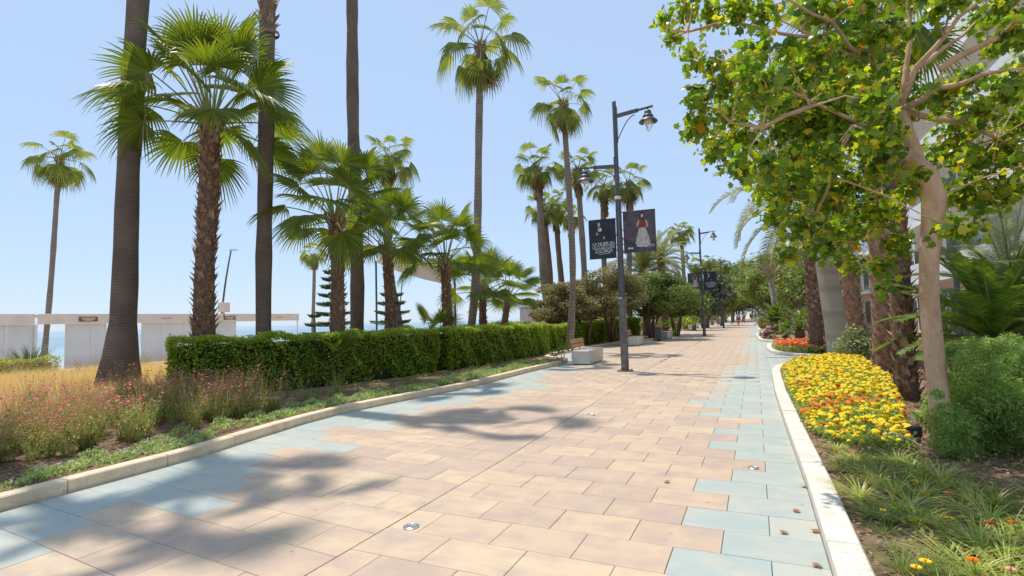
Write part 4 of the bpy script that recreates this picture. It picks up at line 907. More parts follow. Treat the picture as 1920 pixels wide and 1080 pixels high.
shrub('low green bush at the far right kerb', blobs_px([(1428, 600, 9), (1436, 603, 9), (1424, 594, 7)], 48, 1), M_tree, 400, .18, 41)
shrub('dark low bush right of the bin', blobs_px([(1264, 622, 9), (1262, 628, 7)], 40, .3), M_hedge, 700, .12, 42)
shrub('wide dark green ground bush behind the third bench', blobs_px([(1262, 606, 14), (1285, 603, 14), (1242, 606, 12), (1300, 600, 12)], 44, .6), M_hedge, 500, .13, 43)
shrub('grassy bright clump beside the nearest bench', blobs_px([(1052, 655, 12), (1040, 660, 10), (1062, 650, 10)], 18.2, .2), M_treey, 1500, .08, 44)

# ------------------------------------------------------------------ left bed planting
def blades(n, h, spread, w_, segs, r, curve=.5, lean=None, h0=.6):
    """a tuft of curved tapering strips (numpy quads)"""
    V = []; F = []
    for i in range(n):
        a = r.uniform(0, 6.28); sp = spread*sqrt(r.random()); hh = h*r.uniform(h0, 1.1); d = Vector((cos(a), sin(a), 0)); s_ = Vector((-sin(a), cos(a), 0))*w_
        if lean: d = (d+Vector(lean)*.8)
        b = d*sp*.25; base = len(V)
        for k in range(segs+1):
            t = k/segs; c = b+d*(sp*(t**1.6)*curve*2)+Vector((0, 0, hh*(t-.30*curve*t**3))); q = s_*(1-t)**.7
            V += [c-q, c+q]
        for k in range(segs): F.append((base+2*k, base+2*k+1, base+2*k+3, base+2*k+2))
    return V, F
def gaura(r, h=.75, n=20, dens=1.0):
    mbs = MB(); mbf = MB()
    for i in range(n):
        a = r.uniform(0, 6.28); sp = .34*sqrt(r.random()); hh = h*r.uniform(.55, 1.1); d = Vector((cos(a), sin(a), 0)); s_ = Vector((-sin(a), cos(a), 0)); pts = []
        for k in range(6):
            t = k/5; pts.append(d*(.03+sp*t**1.3)+Vector((r.uniform(-.012, .012), r.uniform(-.012, .012), hh*t)))
        for k in range(5):
            w0 = .0035*(1-k/6); mbs.add([pts[k]-s_*w0, pts[k]+s_*w0, pts[k+1]+s_*w0*.8, pts[k+1]-s_*w0*.8], [(0, 1, 2, 3)])
        for k in range(int(11*dens)):
            t = r.uniform(.03, .62)*5; j = int(t); c = pts[j].lerp(pts[j+1], t-j); a2 = r.uniform(0, 6.28); u = Vector((cos(a2), sin(a2), r.uniform(-.1, .7))); l_ = r.uniform(.03, .065); v = Vector((-sin(a2), cos(a2), 0))*l_*.16
            mbs.add([c, c+u*l_*.5-v, c+u*l_, c+u*l_*.5+v], [(0, 1, 2, 3)])
        if r.random() < .5:
            for k in range(r.randrange(2, 5)):
                t = r.uniform(.72, 1)*4.99; j = int(t); c = pts[j].lerp(pts[j+1], t-j); a2 = r.uniform(0, 6.28); u = Vector((cos(a2), sin(a2), r.uniform(0, .6))); l_ = r.uniform(.022, .042); v = Vector((-sin(a2), cos(a2), .3))*l_*.45
                mbf.add([c, c+u*l_*.6-v, c+u*l_, c+u*l_*.6+v], [(0, 1, 2, 3)])
    return (np.array(mbs.V), uni(mbs.F)), (np.array(mbf.V), uni(mbf.F))
def scat_tufts(variants, pos, sc, r):
    parts = []
    for vi, (V, F) in enumerate(variants):
        m = np.arange(len(pos)) % len(variants) == vi
        if not m.any(): continue
        T = pos[m]; Mx = rotz(r.uniform(0, 6.28, m.sum()))*sc[m][:, None, None]; parts.append((*scatter(V, F, Mx, T), 0))
    return cat_parts(parts)
r_ = random.Random(3); rn = np.random.default_rng(5)
gv = [gaura(r_) for _ in range(6)]
def in_poly(n, xf, yr, r):
    y = r.uniform(yr[0], yr[1], n); lo, hi = zip(*[xf(t) for t in y]); x = np.array(lo)+r.random(n)*(np.array(hi)-np.array(lo)); return x, y
# pink flowering perennials: an uneven band between the kerb planting and the golden grass
x, y = in_poly(300, lambda t: (-9.9, -7.5), (2.0, 6.9), rn)
keep = ~((x < -9.6) & (y > 6.4)); x, y = x[keep], y[keep]
x2, y2 = in_poly(26, lambda t: (-12.6, -11.0), (5.5, 8.0), rn); x3, y3 = in_poly(120, lambda t: (-22, -18.5), (6, 13), rn); x4, y4 = in_poly(4, lambda t: (-9.2, -7.9), (6.6, 9.6), rn)
x = np.concatenate([x, x2, x3, x4]); y = np.concatenate([y, y2, y3, y4]); pos = np.stack([x, y, np.full(len(x), .06)], 1); sc = rn.uniform(.55, 1.12, len(x))
V, F, _ = scat_tufts([g[0] for g in gv], pos, sc, np.random.default_rng(9)); V2, F2, _ = scat_tufts([g[1] for g in gv], pos, sc, np.random.default_rng(9))
root = empty('flowering_perennials', (-9, 5, 0), label='loose mass of pink-tipped wispy flowering perennials in the left bed', cat='flower planting')
root.location = (0, 0, 0)
link('stems', mk('stems', V, F, M_gleaf), root, kind='stuff'); link('flowers', mk('flowers', V2, F2, M_pink), root, kind='stuff')
# two taller clumps that stand out
for i, (px, py, D, s_, lb) in enumerate([(238, 812, 9.1, 1.25, 'tall dense pink-flowered clump in front of the massive palm trunk'), (350, 770, 9.6, 1.1, 'leaning pink-tipped clump between the massive trunk and the hedge'), (465, 742, 10.6, 1.05, 'pink-tipped clump growing against the left end of the hedge'), (415, 752, 10.2, .95, 'reddest flowering clump, just left of the hedge foot clump'), (60, 830, 9.0, 1.1, 'broad pink-flowered clump at the left edge of the picture'), (150, 820, 9.2, .95, 'low red-flowered clump between the left edge and the massive trunk'), (290, 790, 9.4, .9, 'red-flowered clump right of the tall clump before the massive trunk')]):
    p = A(px, py, D); root = empty('flower_clump', (p.x, p.y, .06), label=lb, cat='flower clump'); r2 = random.Random(90+i)
    a, b = gaura(r2, .72*s_, 110, 1.9); sc_ = np.array([1.15, 1.15, 1]); link('stems', mk('stems', a[0]*sc_, a[1], M_gleaf), root, kind='stuff'); link('flowers', mk('flowers', b[0]*sc_, b[1], M_pink), root, kind='stuff')
# golden feather grass
gt = []
for i in range(5):
    V, F = blades(120, .60, .40, .0036, 4, r_, .75, (.25, -.1, 0)); gt.append((np.array(V), uni(F)))
x, y = in_poly(1000, lambda t: (-19.0, -10.0-max(0, t-6.0)*.6), (2.0, 12.5), rn); keep = ~((x > -11.6) & (y > 7)); x, y = x[keep], y[keep]
pos = np.stack([x, y, np.full(len(x), .03)], 1); V, F, _ = scat_tufts(gt, pos, rn.uniform(.7, 1.15, len(x)), rn)
link('golden_grass', mk('golden_grass', V, F, M_gold), kind='stuff', label='golden feathery grass filling the left bed around the massive trunk', cat='ornamental grass')
# spiky plant at the left edge
p = A(55, 700, 19.5); root = empty('spiky_plant', (p.x, p.y, 0), label='spiky grey-green rosette plant in front of the white stall, left edge', cat='spiky plant')
for k in range(3):
    V, F = blades(40, 1.35, 1.05, .022, 4, random.Random(k), .45); link('leaf_rosette', mk('leaf_rosette', V, F, M_agave), root, rz=k, kind='stuff')
# silver-green bedding plants in rows beside the kerb, with drip lines
def bedding(r):
    mb = MB()
    for i in range(95):
        a = r.uniform(0, 6.28); q = sqrt(r.random()); c = Vector((cos(a)*q*.115, sin(a)*q*.115, .075*(1-q*q*.7)*r.uniform(.6, 1.15))); u = Vector((cos(a)*q+r.gauss(0, .4), sin(a)*q+r.gauss(0, .4), .9)).normalized(); l_ = r.uniform(.035, .06); s_ = u.cross(Vector((r.random(), r.random(), .3))).normalized()*l_*.22
        mb.add([c, c+u*l_*.5-s_, c+u*l_, c+u*l_*.5+s_], [(0, 1, 2, 3)], 0)
    for i in range(9):
        a = r.uniform(0, 6.28); q = sqrt(r.random())*.9; c = Vector((cos(a)*q*.115, sin(a)*q*.115, .10*(1-q*q*.5)+.02)); l_ = .010; mb.add([c+Vector((-l_, 0, 0)), c+Vector((0, -l_, .003)), c+Vector((l_, 0, 0)), c+Vector((0, l_, .003))], [(0, 1, 2, 3)], 1)
    return mb.mesh('bedding_plant', [M_silver, M_wflower])
bed_m = [bedding(r_) for _ in range(5)]
i = 0
for yy in np.arange(1.9, 17.4, .27):
    for row, off in enumerate((.38, .62, .92)):
        if row == 2 and RNG.random() < .35: continue
        if RNG.random() < .10: continue
        y = yy+RNG.uniform(-.07, .07)+row*.12; x = interp(LK, y)-off-RNG.uniform(-.05, .07); s_ = RNG.uniform(.8, 1.3)
        o = link('bedding_plant', bed_m[i % 5], None, (x, y, .075), RNG.uniform(0, 6), label='small silver-green plant, %s, %s' % (('front row at the kerb', 'second row', 'back row')[row], 'toward the left corner' if y < 4.2 else ('before the massive trunk' if y < 6.5 else ('below the hedge end' if y < 10 else 'along the far hedge'))), cat='bedding plant', group='silver-green bedding plants along the left kerb'); o.scale = (s_*1.0, s_, s_*RNG.uniform(.8, 1.25)); i += 1
for k, off in enumerate((.5, .78, 1.15)):
    P = [(interp(LK, y)-off-.02*sin(y*2.1+k), y, .098+.006*sin(y*3)) for y in np.arange(1.0, 17.6, .35)]; mb = MB(); mb.tube(P, .008, 5)
    mb.build('drip_line', plain('drip_pipe_%d' % k, (.20, .14, .10), .7, bs=0), None, label='thin brown drip irrigation pipe, %s from the left kerb' % ['first', 'second', 'third'][k], cat='irrigation pipe')
# leaf litter and ground cover, both beds
def litter(name, n, xf, yr, size, mat, z, seed, label=None, cat='leaf litter'):
    r = np.random.default_rng(seed); x, y = in_poly(n, xf, yr, r); T = np.stack([x, y, np.full(n, z)+r.uniform(0, .02, n)], 1)
    V, F = scatter(SIMPLE, SIMPLEF, frames(np.array([[0, 0, 1.]])+r.normal(0, .35, (n, 3)), r.uniform(0, 6.28, n), size*r.uniform(.5, 1.3, n)), T); link(name, mk(name, V, F, mat), kind='stuff', label=label, cat=cat)
litter('leaf_litter', 5200, lambda t: (interp(LK, t)-2.2, interp(LK, t)-.2), (1.2, 18), .034, M_litter, .075, 1, 'dry leaf litter on the soil of the left bed')
litter('leaf_litter', 12000, lambda t: (interp(RK, t)+.2, interp(RK, t)+3.2), (2.4, 12), .036, M_litter, .065, 2, 'dry leaf litter on the soil of the right bed')
V, F, T_, _m = blob_leaves([((interp(LK, y)-1.15-RNG.random()*1.1, y, .1), (.26, .3, .11)) for y in np.arange(6.3, 17.6, .17)], 900, .05, rn, up=1); link('ground_cover', mk('ground_cover', V, F, M_treey), kind='stuff', label='low green ground cover at the foot of the hedge', cat='ground cover')

# ------------------------------------------------------------------ right bed planting
def flower_head(r, R=.028, n=7, rings=3, dome=.6):
    V = [(0, 0, R*dome)]; F = []
    for k in range(1, rings+1):
        for j in range(n*2):
            a = 2*pi*j/(n*2); q = R*k/rings*(1+.13*(1 if (j+k) % 2 else -1)+r.uniform(-.05, .05)); z = R*dome*(1-(k/rings)**2)+R*.16*(1 if (j+k) % 2 else -1); V.append((cos(a)*q, sin(a)*q, z))
    m = n*2
    for j in range(m): F.append((0, 1+j, 1+(j+1) % m))
    for k in range(rings-1):
        for j in range(m):
            a = 1+k*m; F.append((a+j, a+m+j, a+m+(j+1) % m)); F.append((a+j, a+m+(j+1) % m, a+(j+1) % m))
    return V, F
def flower_bed(name, label, region, n, fols, mats, pick, zf, size, seed, cat='flower bed', leafm=M_rose, leafsz=.042):
    r = random.Random(seed); rn_ = np.random.default_rng(seed); root = empty(name, (0, 0, 0), label=label, cat=cat); pts = []
    tries = 0
    while len(pts) < n and tries < 60000:
        tries += 1; x, y = region(r)
        if x is None: continue
        if all((x-a)**2+(y-b)**2 > (size*1.25)**2 for a, b in pts): pts.append((x, y))
    pts.sort(key=lambda p: p[0]**2+p[1]**2)
    hv = [flower_head(r, 1.0) for _ in range(3)]
    single = {(k, m.name): mk('flower', np.array(hv[k][0]), uni(hv[k][1]), m) for k in range(3) for m in mats}
    V = []; F = []; MI = []
    for i, (x, y) in enumerate(pts):
        m = pick(x, y, r); z = zf(x, y)+r.uniform(-.04, .035)+.02*sin(x*7+y*5); s_ = size*r.choice([.7, .9, .95, 1.0, 1.1, 1.25])*(.5 if m == 99 else 1); tl = Matrix.Rotation(r.gauss(0, .5), 4, 'X') @ Matrix.Rotation(r.gauss(0, .5), 4, 'Y')
        if i < 300:
            o = link('flower', single[(i % 3, mats[m].name)], root); o.matrix_local = Matrix.Translation((x, y, z)) @ tl @ Matrix.Scale(s_, 4)
        else:
            Mx = Matrix.Translation((x, y, z)) @ tl @ Matrix.Scale(s_, 4); b = len(V); V += [tuple(Mx @ Vector(v)) for v in hv[i % 3][0]]; F += [tuple(q+b for q in f) for f in hv[i % 3][1]]; MI += [m]*len(hv[i % 3][1])
    if V: link('far_flowers', mk('far_flowers', np.array(V), uni(F), mats, MI), root, kind='stuff')
    # leaves under the flowers
    L = []
    while len(L) < fols:
        x, y = region(r)
        if x is None: continue
        L.append((x+r.gauss(0, .03), y+r.gauss(0, .03), .06+(zf(x, y)-.06)*r.random()**.6))
    T = np.array(L); nn = len(T); Vv, Ff = scatter(SIMPLE, SIMPLEF, frames(np.array([[0, 0, .8]])+rn_.normal(0, .5, (nn, 3)), rn_.uniform(0, 6.28, nn), leafsz*rn_.uniform(.6, 1.3, nn)), T)
    link('foliage', mk('foliage', Vv, Ff, leafm), root, kind='stuff')
def reg_mari(r):
    y = r.uniform(7.0, 19.5); x0 = interp(RK, y)+.23; x1 = 1.45+(y-7)*.16 if y < 12.5 else 2.3+(y-12.5)*.06
    if y < 7.8: x0 += (7.8-y)*.2
    if y > 17: x0 = max(x0, .75+(y-17)*.5)
    x = r.uniform(x0, x1) if x1 > x0 else None
    return (x, y)
def pk(x, y, r):
    q = y-.2*(x-.4)
    return 1 if (8.3 < q < 9.1 and r.random() < .82) or r.random() < .06 else 0
flower_bed('marigold_bed', 'dense bed of yellow marigolds with an orange streak along the right kerb', reg_mari, 1650, 30000, [M_mari_y, M_mari_o], pk, lambda x, y: .15+.17*min(1, max(0, x-interp(RK, y)-.23)/.4, max(.15, (y-6.9)/1.2)), .036, 61)
def reg_red(r):
    y = r.uniform(21.6, 27.5); x0 = interp(RK, y)+.3; x1 = 2.6+(y-21)*.05; return (r.uniform(x0, x1), y)
flower_bed('red_flower_bed', 'bed of red, orange and pale pink flowers behind the marigolds', reg_red, 620, 6000, [M_red, M_mari_o, M_pinkp, M_mari_y], lambda x, y, r: 2 if (x > 1.5 and y < 24 and r.random() < .6) else (0 if r.random() < .72 else (1 if r.random() < .75 else 3)), lambda x, y: .34, .05, 62, leafsz=.07)
# strap-leaved tufts
tv = []
for i in range(5): V, F = blades(60, .15, .17, .0065, 4, r_, .95, h0=.4); tv.append(mk('strap_tuft', np.array(V), uni(F), M_liri))
tv2 = []
for i in range(3): V, F = blades(80, .15, .14, .003, 4, r_, .9, h0=.5); tv2.append(mk('strap_tuft', np.array(V), uni(F), leafy('grassy_tuft_%d' % i, [(0, (.12, .18, .04)), (.7, (.24, .31, .08)), (1, (.42, .40, .16))], .35, .5, (1.5, 1.5, .7), 2)))
pts = []; tries = 0
while len(pts) < 200 and tries < 29000:
    tries += 1; y = RNG.uniform(2.7, 6.9); x = RNG.uniform(interp(RK, y)+.33, interp(RK, y)+2.9)
    if x > 1.45 and y > 5.6: continue
    if all((x-a)**2+(y-b)**2 > .13**2 for a, b in pts): pts.append((x, y))
for i, (x, y) in enumerate(pts):
    bw = RNG.random() < .62; s_ = RNG.uniform(.7, 1.25); m = tv[i % 5] if bw else tv2[i % 3]; o = link('strap_tuft', m, None, (x, y, .055), RNG.uniform(0, 6), label='%s tuft of %s blades %s' % ('large' if s_ > 1.05 else ('small' if s_ < .85 else 'medium'), 'straw-edged broad' if bw else 'fine green', 'beside the white kerb' if x < .95 else ('in the bottom right corner' if y < 3.8 else ('just below the marigolds' if y > 5.2 else 'in the middle of the near right bed'))), cat='grass tuft', group='strap-leaved tufts in the near right bed'); o.scale = (s_, s_, s_*RNG.uniform(.85, 1.2))
# fine green filler among the tufts
V, F, T_, _m = blob_leaves([((interp(RK, y)+RNG.uniform(.5, 2.9), y, .07), (.22, .2, .12)) for y in np.arange(2.6, 6.9, .035)], 800, .034, rn, up=.8); link('ground_cover', mk('ground_cover', V, F, leafy('low_cover', [(0, (.14, .22, .04)), (.7, (.30, .36, .07)), (1, (.48, .42, .16))], .4)), kind='stuff', label='low weedy ground cover between the tufts of the right bed', cat='ground cover')
# daisies
def daisy(px, py, m, R, label, zc=.20):
    p = G(px, py, zc); root = empty('daisy', (p.x, p.y, .06), label=label, cat='flower', group=None); mb = MB(); mb.tube([(0, 0, 0), (.01, 0, (zc-.06)*.5), (0, 0, zc-.06)], [.003, .003, .002], 4); mb.build('stem', M_gleaf, root)
    for k in range(2):
        mb = MB()
        for j in range(12):
            a = 2*pi*(j+.5*k)/12; d = Vector((cos(a), sin(a), .12+.18*k)); s_ = Vector((-sin(a), cos(a), 0))*R*.18; c = Vector((0, 0, zc-.06)); mb.add([c, c+d*R*.55-s_, c+d*R, c+d*R*.55+s_], [(0, 1, 2, 3)])
        mb.build('petals', m, root)
    mb = MB(); mb.lathe([(R*.22, 0), (R*.14, .008)], 8, (0, 0, zc-.056)); mb.build('flower_centre', M_mari_o, root)
for a in [(1778, 925, M_red, .030, 'small deep red daisy highest among the tufts'), (1857, 981, M_red, .036, 'deep red daisy halfway down the right edge'), (1900, 980, M_mari_o, .034, 'red and yellow daisy touching the right edge'), (1780, 972, M_mari_y, .033, 'single yellow daisy between the two red ones'),
          (1716, 902, M_mari_y, .026, 'small yellow daisy left of the highest red one'), (1824, 1050, M_mari_o, .036, 'large orange daisy near the bottom edge'), (1735, 1053, M_mari_y, .034, 'upper yellow daisy of the pair at the bottom edge'), (1718, 1064, M_mari_y, .030, 'lower yellow daisy of the pair at the bottom edge'),
          (1655, 957, M_mari_y, .022, 'little yellow daisy close to the white kerb'), (1596, 846, M_mari_o, .022, 'left orange daisy of the two below the marigolds'), (1609, 848, M_mari_o, .022, 'right orange daisy of the two below the marigolds'), (1895, 1068, M_pinkp, .03, 'pale pink daisy in the bottom right corner')]: daisy(*a)

# ------------------------------------------------------------------ lamp posts and banners
def text_mesh(s_, size, name='lettering'):
    cu = bpy.data.curves.new(name, 'FONT'); cu.body = s_; cu.size = size; cu.align_x = 'CENTER'; cu.extrude = .001; cu.space_character = .92
    o = bpy.data.objects.new('tmp', cu); C.objects.link(o); dg = bpy.context.evaluated_depsgraph_get(); me = bpy.data.meshes.new_from_object(o.evaluated_get(dg)); bpy.data.objects.remove(o); me.name = name; return me
M_bn = plain('dark_teal_print', (.022, .034, .050), .75, var=.2, scale=3, bs=.1)
M_bm = plain('dusky_mauve_print', (.105, .085, .11), .75, var=.35, scale=3.5, bs=.1)
M_ink = plain('white_print', (.66, .67, .68), .7, bs=0); M_face = plain('face_print', (.60, .38, .30), .7, bs=0); M_hair = plain('hair_print', (.03, .02, .02), .8, bs=0)
M_rd = plain('red_bodice_print', (.28, .045, .03), .7, var=.4, scale=30, bs=0); M_sk = plain('pale_skirt_print', (.50, .48, .45), .7, var=.3, scale=14, bs=0); M_shade = plain('shadow_print', (.045, .05, .06), .7, bs=0)
def lamp_mesh():
    d = {}
    mb = MB(); mb.lathe([(.112, .02), (.112, 1.93)], 20, cap=False); d['lower_pole'] = mb.mesh('lower_pole', M_metal2, True)
    mb = MB(); mb.lathe([(.112, 1.90), (.135, 1.92), (.135, 1.97), (.12, 1.98), (.12, 2.03), (.135, 2.04), (.13, 2.10), (.088, 2.13)], 20, cap=False); d['collar'] = mb.mesh('collar', M_metal2, True)
    mb = MB(); mb.lathe([(.088, 2.1), (.084, 5.02)], 18, cap=False); d['middle_pole'] = mb.mesh('middle_pole', M_metal, True)
    mb = MB(); mb.lathe([(.09, 5.0), (.095, 5.03), (.095, 5.09), (.066, 5.1)], 18, cap=False); d['ring'] = mb.mesh('ring', M_kerbw, True)
    mb = MB(); mb.lathe([(.064, 5.08), (.058, 7.93), (.05, 7.96), (0, 7.97)], 16, cap=False); d['upper_pole'] = mb.mesh('upper_pole', M_metal, True)
    mb = MB(); mb.box(-.2, .2, -.2, .2, .004, .022, bev=.004)
    for sx in (-1, 1):
        for sy in (-1, 1): mb.lathe([(.022, .022), (.022, .05), (.01, .06)], 6, (sx*.155, sy*.155, 0))
    d['base_plate'] = mb.mesh('base_plate', M_metal2)
    return d
LM = lamp_mesh()
def arm_parts(root, sgn, z):
    mb = MB(); x0 = .05; V = []
    def beam(xa, za, xb, zb, hh, ww):
        mb.add([(sgn*xa, -ww, za-hh), (sgn*xa, ww, za-hh), (sgn*xa, ww, za+hh), (sgn*xa, -ww, za+hh), (sgn*xb, -ww, zb-hh*.9), (sgn*xb, ww, zb-hh*.9), (sgn*xb, ww, zb+hh*.9), (sgn*xb, -ww, zb+hh*.9)], [(0, 1, 2, 3), (7, 6, 5, 4), (0, 4, 5, 1), (1, 5, 6, 2), (2, 6, 7, 3), (3, 7, 4, 0)])
    beam(.05, z, .70, z+.06, .055, .03); beam(.62, z+.052, 1.12, z+.10, .018, .045)
    mb.box(min(sgn*.05, sgn*.075), max(sgn*.05, sgn*.075), -.045, .045, z-.8 if sgn > 0 else z-.2, z+.28)
    P = [(sgn*(.07+.52*t), 0, z-.72+.66*sin(t*pi/2)) for t in np.linspace(0, 1, 8)]; mb.tube(P if sgn > 0 else [(p[0], 0, z-.28+(p[2]-z+.72)*.35) for p in P], .014, 6)
    arm = mb.build('arm', M_metal, root)
    hx = sgn*.97; hz0 = z+.06
    mb = MB(); mb.lathe([(.018, 0), (.018, -.05)], 8, (hx, 0, hz0)); mb.lathe([(.03, -.05), (.085, -.07), (.10, -.11), (.10, -.15), (.075, -.165), (.12, -.185), (.15, -.22), (.155, -.27), (.13, -.285), (.19, -.31), (.265, -.385), (.268, -.405), (.24, -.40), (.15, -.35)], 22, (hx, 0, hz0), cap=False)
    la = mb.build('lantern_cap', M_metal, root, True)
    mb = MB(); mb.lathe([(.13, -.34), (.125, -.42), (.10, -.45), (.02, -.46)], 18, (hx, 0, hz0), cap=False); mb.build('reflector', M_diff, root, True)
    mb = MB(); mb.lathe([(.135, -.39), (.13, -.47), (.09, -.57), (.045, -.65), (.012, -.69), (0, -.692)], 18, (hx, 0, hz0), cap=False); mb.build('glass_globe', M_glass, root, True)
def banner(X, Y, x0, x1, z0, z1, lady, label, parent_group, rods=True, nseg=10, yaw=0):
    root = empty('banner', (X, Y, 0), yaw, label=label, cat='banner', group=parent_group); W_ = x1-x0; H_ = z1-z0
    def wob(x, z): return .012*sin(x*5+z*2)+.01*sin(z*7)
    V = []; F = []
    for j in range(nseg+1):
        for i in range(nseg+1):
            x = x0+W_*i/nseg; z = z0+H_*j/nseg; V.append((x, wob(x, z)-.004, z))
    m = nseg+1; F = [(j*m+i, j*m+i+1, (j+1)*m+i+1, (j+1)*m+i) for j in range(nseg) for i in range(nseg)]
    nv = len(V); V += [(v[0], v[1]+.008, v[2]) for v in V]; F += [tuple(nv+q for q in reversed(f)) for f in F]
    cl = link('cloth', mk('cloth', V, F, M_bm if lady else M_bn), root)
    mb = MB(); xa = min(0.05 if x0 > 0 else x0, x0); mb.tube([((x0 if x0 < 0 else .05), 0, z1), ((-.05 if x0 < 0 else x1), 0, z1)], .014, 6); mb.tube([((x0 if x0 < 0 else .05), 0, z0), ((-.05 if x0 < 0 else x1), 0, z0)], .012, 6); mb.build('rods', M_dark, root)
    def flat(name, pts, mat, lift=.003):
        pts = [(x0+W_*a, z0+H_*b) for a, b in pts]; cx = sum(p[0] for p in pts)/len(pts); cz = sum(p[1] for p in pts)/len(pts)
        V = [(cx, wob(cx, cz)-.004-lift, cz)]+[(a, wob(a, b)-.004-lift, b) for a, b in pts]; n = len(pts)
        link(name, mk(name, V, [(0, 1+i, 1+(i+1) % n) for i in range(n)], mat), cl)
    def oval(cx, cz, a, b, n=12): return [(cx+a*cos(2*pi*i/n), cz+b*sin(2*pi*i/n)) for i in range(n)]
    if lady:
        flat('printed_ground', [(0.02, .02), (.98, .02), (.98, .22), (.6, .30), (.3, .27), (.02, .33)], M_shade, .0025)
        flat('printed_skirt', [(.36, .18), (.42, .13), (.56, .11), (.72, .12), (.83, .17), (.80, .32), (.74, .46), (.68, .58), (.50, .58), (.43, .42)], M_sk, .004)
        flat('printed_sleeve', [(.44, .58), (.50, .70), (.52, .78), (.48, .77), (.42, .66)], M_face, .005); flat('printed_sleeve', [(.70, .78), (.76, .70), (.77, .60), (.70, .57), (.68, .66)], M_face, .005)
        flat('printed_bodice', [(.48, .58), (.70, .58), (.72, .66), (.68, .76), (.60, .74), (.52, .76), (.49, .66)], M_rd, .006)
        flat('printed_hair', oval(.60, .88, .075, .075), M_hair, .006); flat('printed_face', oval(.60, .87, .042, .05), M_face, .008)
        flat('small_print', [(.50, .145), (.95, .155), (.95, .165), (.50, .155)], M_ink, .008); flat('small_print', [(.66, .11), (.95, .115), (.95, .125), (.66, .12)], M_ink, .008)
        flat('emblem_print', oval(.16, .10, .03, .03, 8), M_ink, .008); flat('emblem_print', [(.20, .08), (.30, .08), (.30, .115), (.20, .115)], M_ink, .008)
    else:
        flat('printed_hair', oval(.38, .91, .075, .05), M_hair, .004); flat('printed_face', oval(.39, .87, .05, .06), M_face, .006); flat('printed_dress_front', oval(.42, .74, .075, .055), M_sk, .006)
        flat('printed_hand', [(.30, .68), (.36, .64), (.34, .60), (.27, .61)], M_face, .006); flat('printed_arm', [(.55, .58), (.59, .54), (.57, .49), (.53, .50)], M_sk, .006)
        for s_, sz, zz in (('LA MUJER EN', .135, .355), ('LA COLECCIÓN', .145, .265), ('ZULOAGA', .16, .165)):
            me = text_mesh(s_, sz); me.materials.clear(); me.materials.append(M_ink); me.transform(Matrix.Rotation(pi/2, 4, 'X'))
            wd = max(v.co.x for v in me.vertices)-min(v.co.x for v in me.vertices); k = min(1, W_*.80/wd)*(1 if s_ != 'ZULOAGA' else .82)
            me.transform(Matrix.Diagonal((k, 1, 1, 1))); link('lettering', me, cl, (x0+W_*.54, -.026, z0+H_*(zz-.02)))
        flat('small_print', [(.34, .10), (.78, .12), (.78, .13), (.34, .11)], M_ink, .008)
    return root
ORD = ['nearest', 'second', 'third', 'fourth', 'fifth', 'sixth']
for i in range(6):
    X, Y = -3.48+.02*i, 15.42+25.3*i+(.6 if i else 0)
    if i == 1: X, Y = -3.44, 41.48
    if i == 2: X, Y = -3.34, 65.8
    root = empty('lamp_post', (X, Y, 0), label='%s tall dark lamp post on the promenade, two lanterns on staggered arms' % ORD[i], cat='lamp post', group='lamp posts along the promenade')
    for k, me in LM.items(): link(k, me, root)
    arm_parts(root, 1, 7.5 if i == 0 else 7.55); arm_parts(root, -1, 6.0 if i == 0 else 6.1)
    root.rotation_euler.y = -.004
    zt = 4.62 if i == 0 else 4.7
    if i < 4:
        if i == 0:
            banner(X, Y, .10, 1.02, 3.42, 4.62, True, 'mauve banner picturing a lady in a pale skirt, right side of the nearest lamp post', 'banners hanging on the lamp posts', yaw=.05)
            banner(X, Y, -.93, -.12, 3.30, 4.46, False, 'dark banner with white lettering, left side of the nearest lamp post', 'banners hanging on the lamp posts', yaw=.02)
        else:
            banner(X, Y, .12, 1.0, 3.4, 4.7, i % 2 == 0, '%s banner on the right of the %s lamp post' % ('lady' if i % 2 == 0 else 'lettered dark', ORD[i]), 'banners hanging on the lamp posts', nseg=4)
            banner(X, Y, -1.0, -.12, 3.5, 4.65, i % 2 == 1, '%s banner on the left of the %s lamp post' % ('lady' if i % 2 == 1 else 'lettered dark', ORD[i]), 'banners hanging on the lamp posts', nseg=4)
    if i == 0:
        mb = MB(); mb.box(-.03, .03, -.117, -.110, .82, 1.28); mb.build('access_door', M_metal, root)

# ------------------------------------------------------------------ benches, bin, planters
def bench(loc, rz, label, back=True, L=1.95, W_=.62):
    root = empty('bench', loc, rz, label=label, cat='bench', group='concrete benches with wooden backs along the left side')
    mb = MB(); mb.box(-W_/2, W_/2, -L/2, L/2, .035, .47, bev=.018); mb.build('seat_block', M_conc, root)
    mb = MB(); mb.box(-W_/2+.05, W_/2-.05, -L/2+.05, L/2-.05, 0, .034); mb.build('plinth', M_dark, root)
    if back:
        for z in (.53, .70):
            mb = MB(); x = -W_/2-.05-(z-.5)*.16; V = []
            mb.add([(x, -L/2+.18, z), (x+.035, -L/2+.18, z-.002), (x+.035, L/2-.18, z-.002), (x, L/2-.18, z), (x-.022, -L/2+.18, z+.14), (x+.013, -L/2+.18, z+.138), (x+.013, L/2-.18, z+.138), (x-.022, L/2-.18, z+.14)],
                   [(3, 2, 1, 0), (4, 5, 6, 7), (0, 1, 5, 4), (1, 2, 6, 5), (2, 3, 7, 6), (3, 0, 4, 7)]); mb.build('slat', M_wood, root)
        for y in (-.5, .5): mb = MB(); mb.box(-W_/2-.135, -W_/2-.11, y-.025, y+.025, .2, .86); mb.build('bracket', M_dark, root)
    return root
bench((-5.38, 18.15, 0), .03, 'nearest white concrete bench with two wooden back slats, at the kerb by the lamp post')
bench((-6.05, 29.5, 0), .02, 'second white concrete bench with wooden back slats, behind the nearest lamp post')
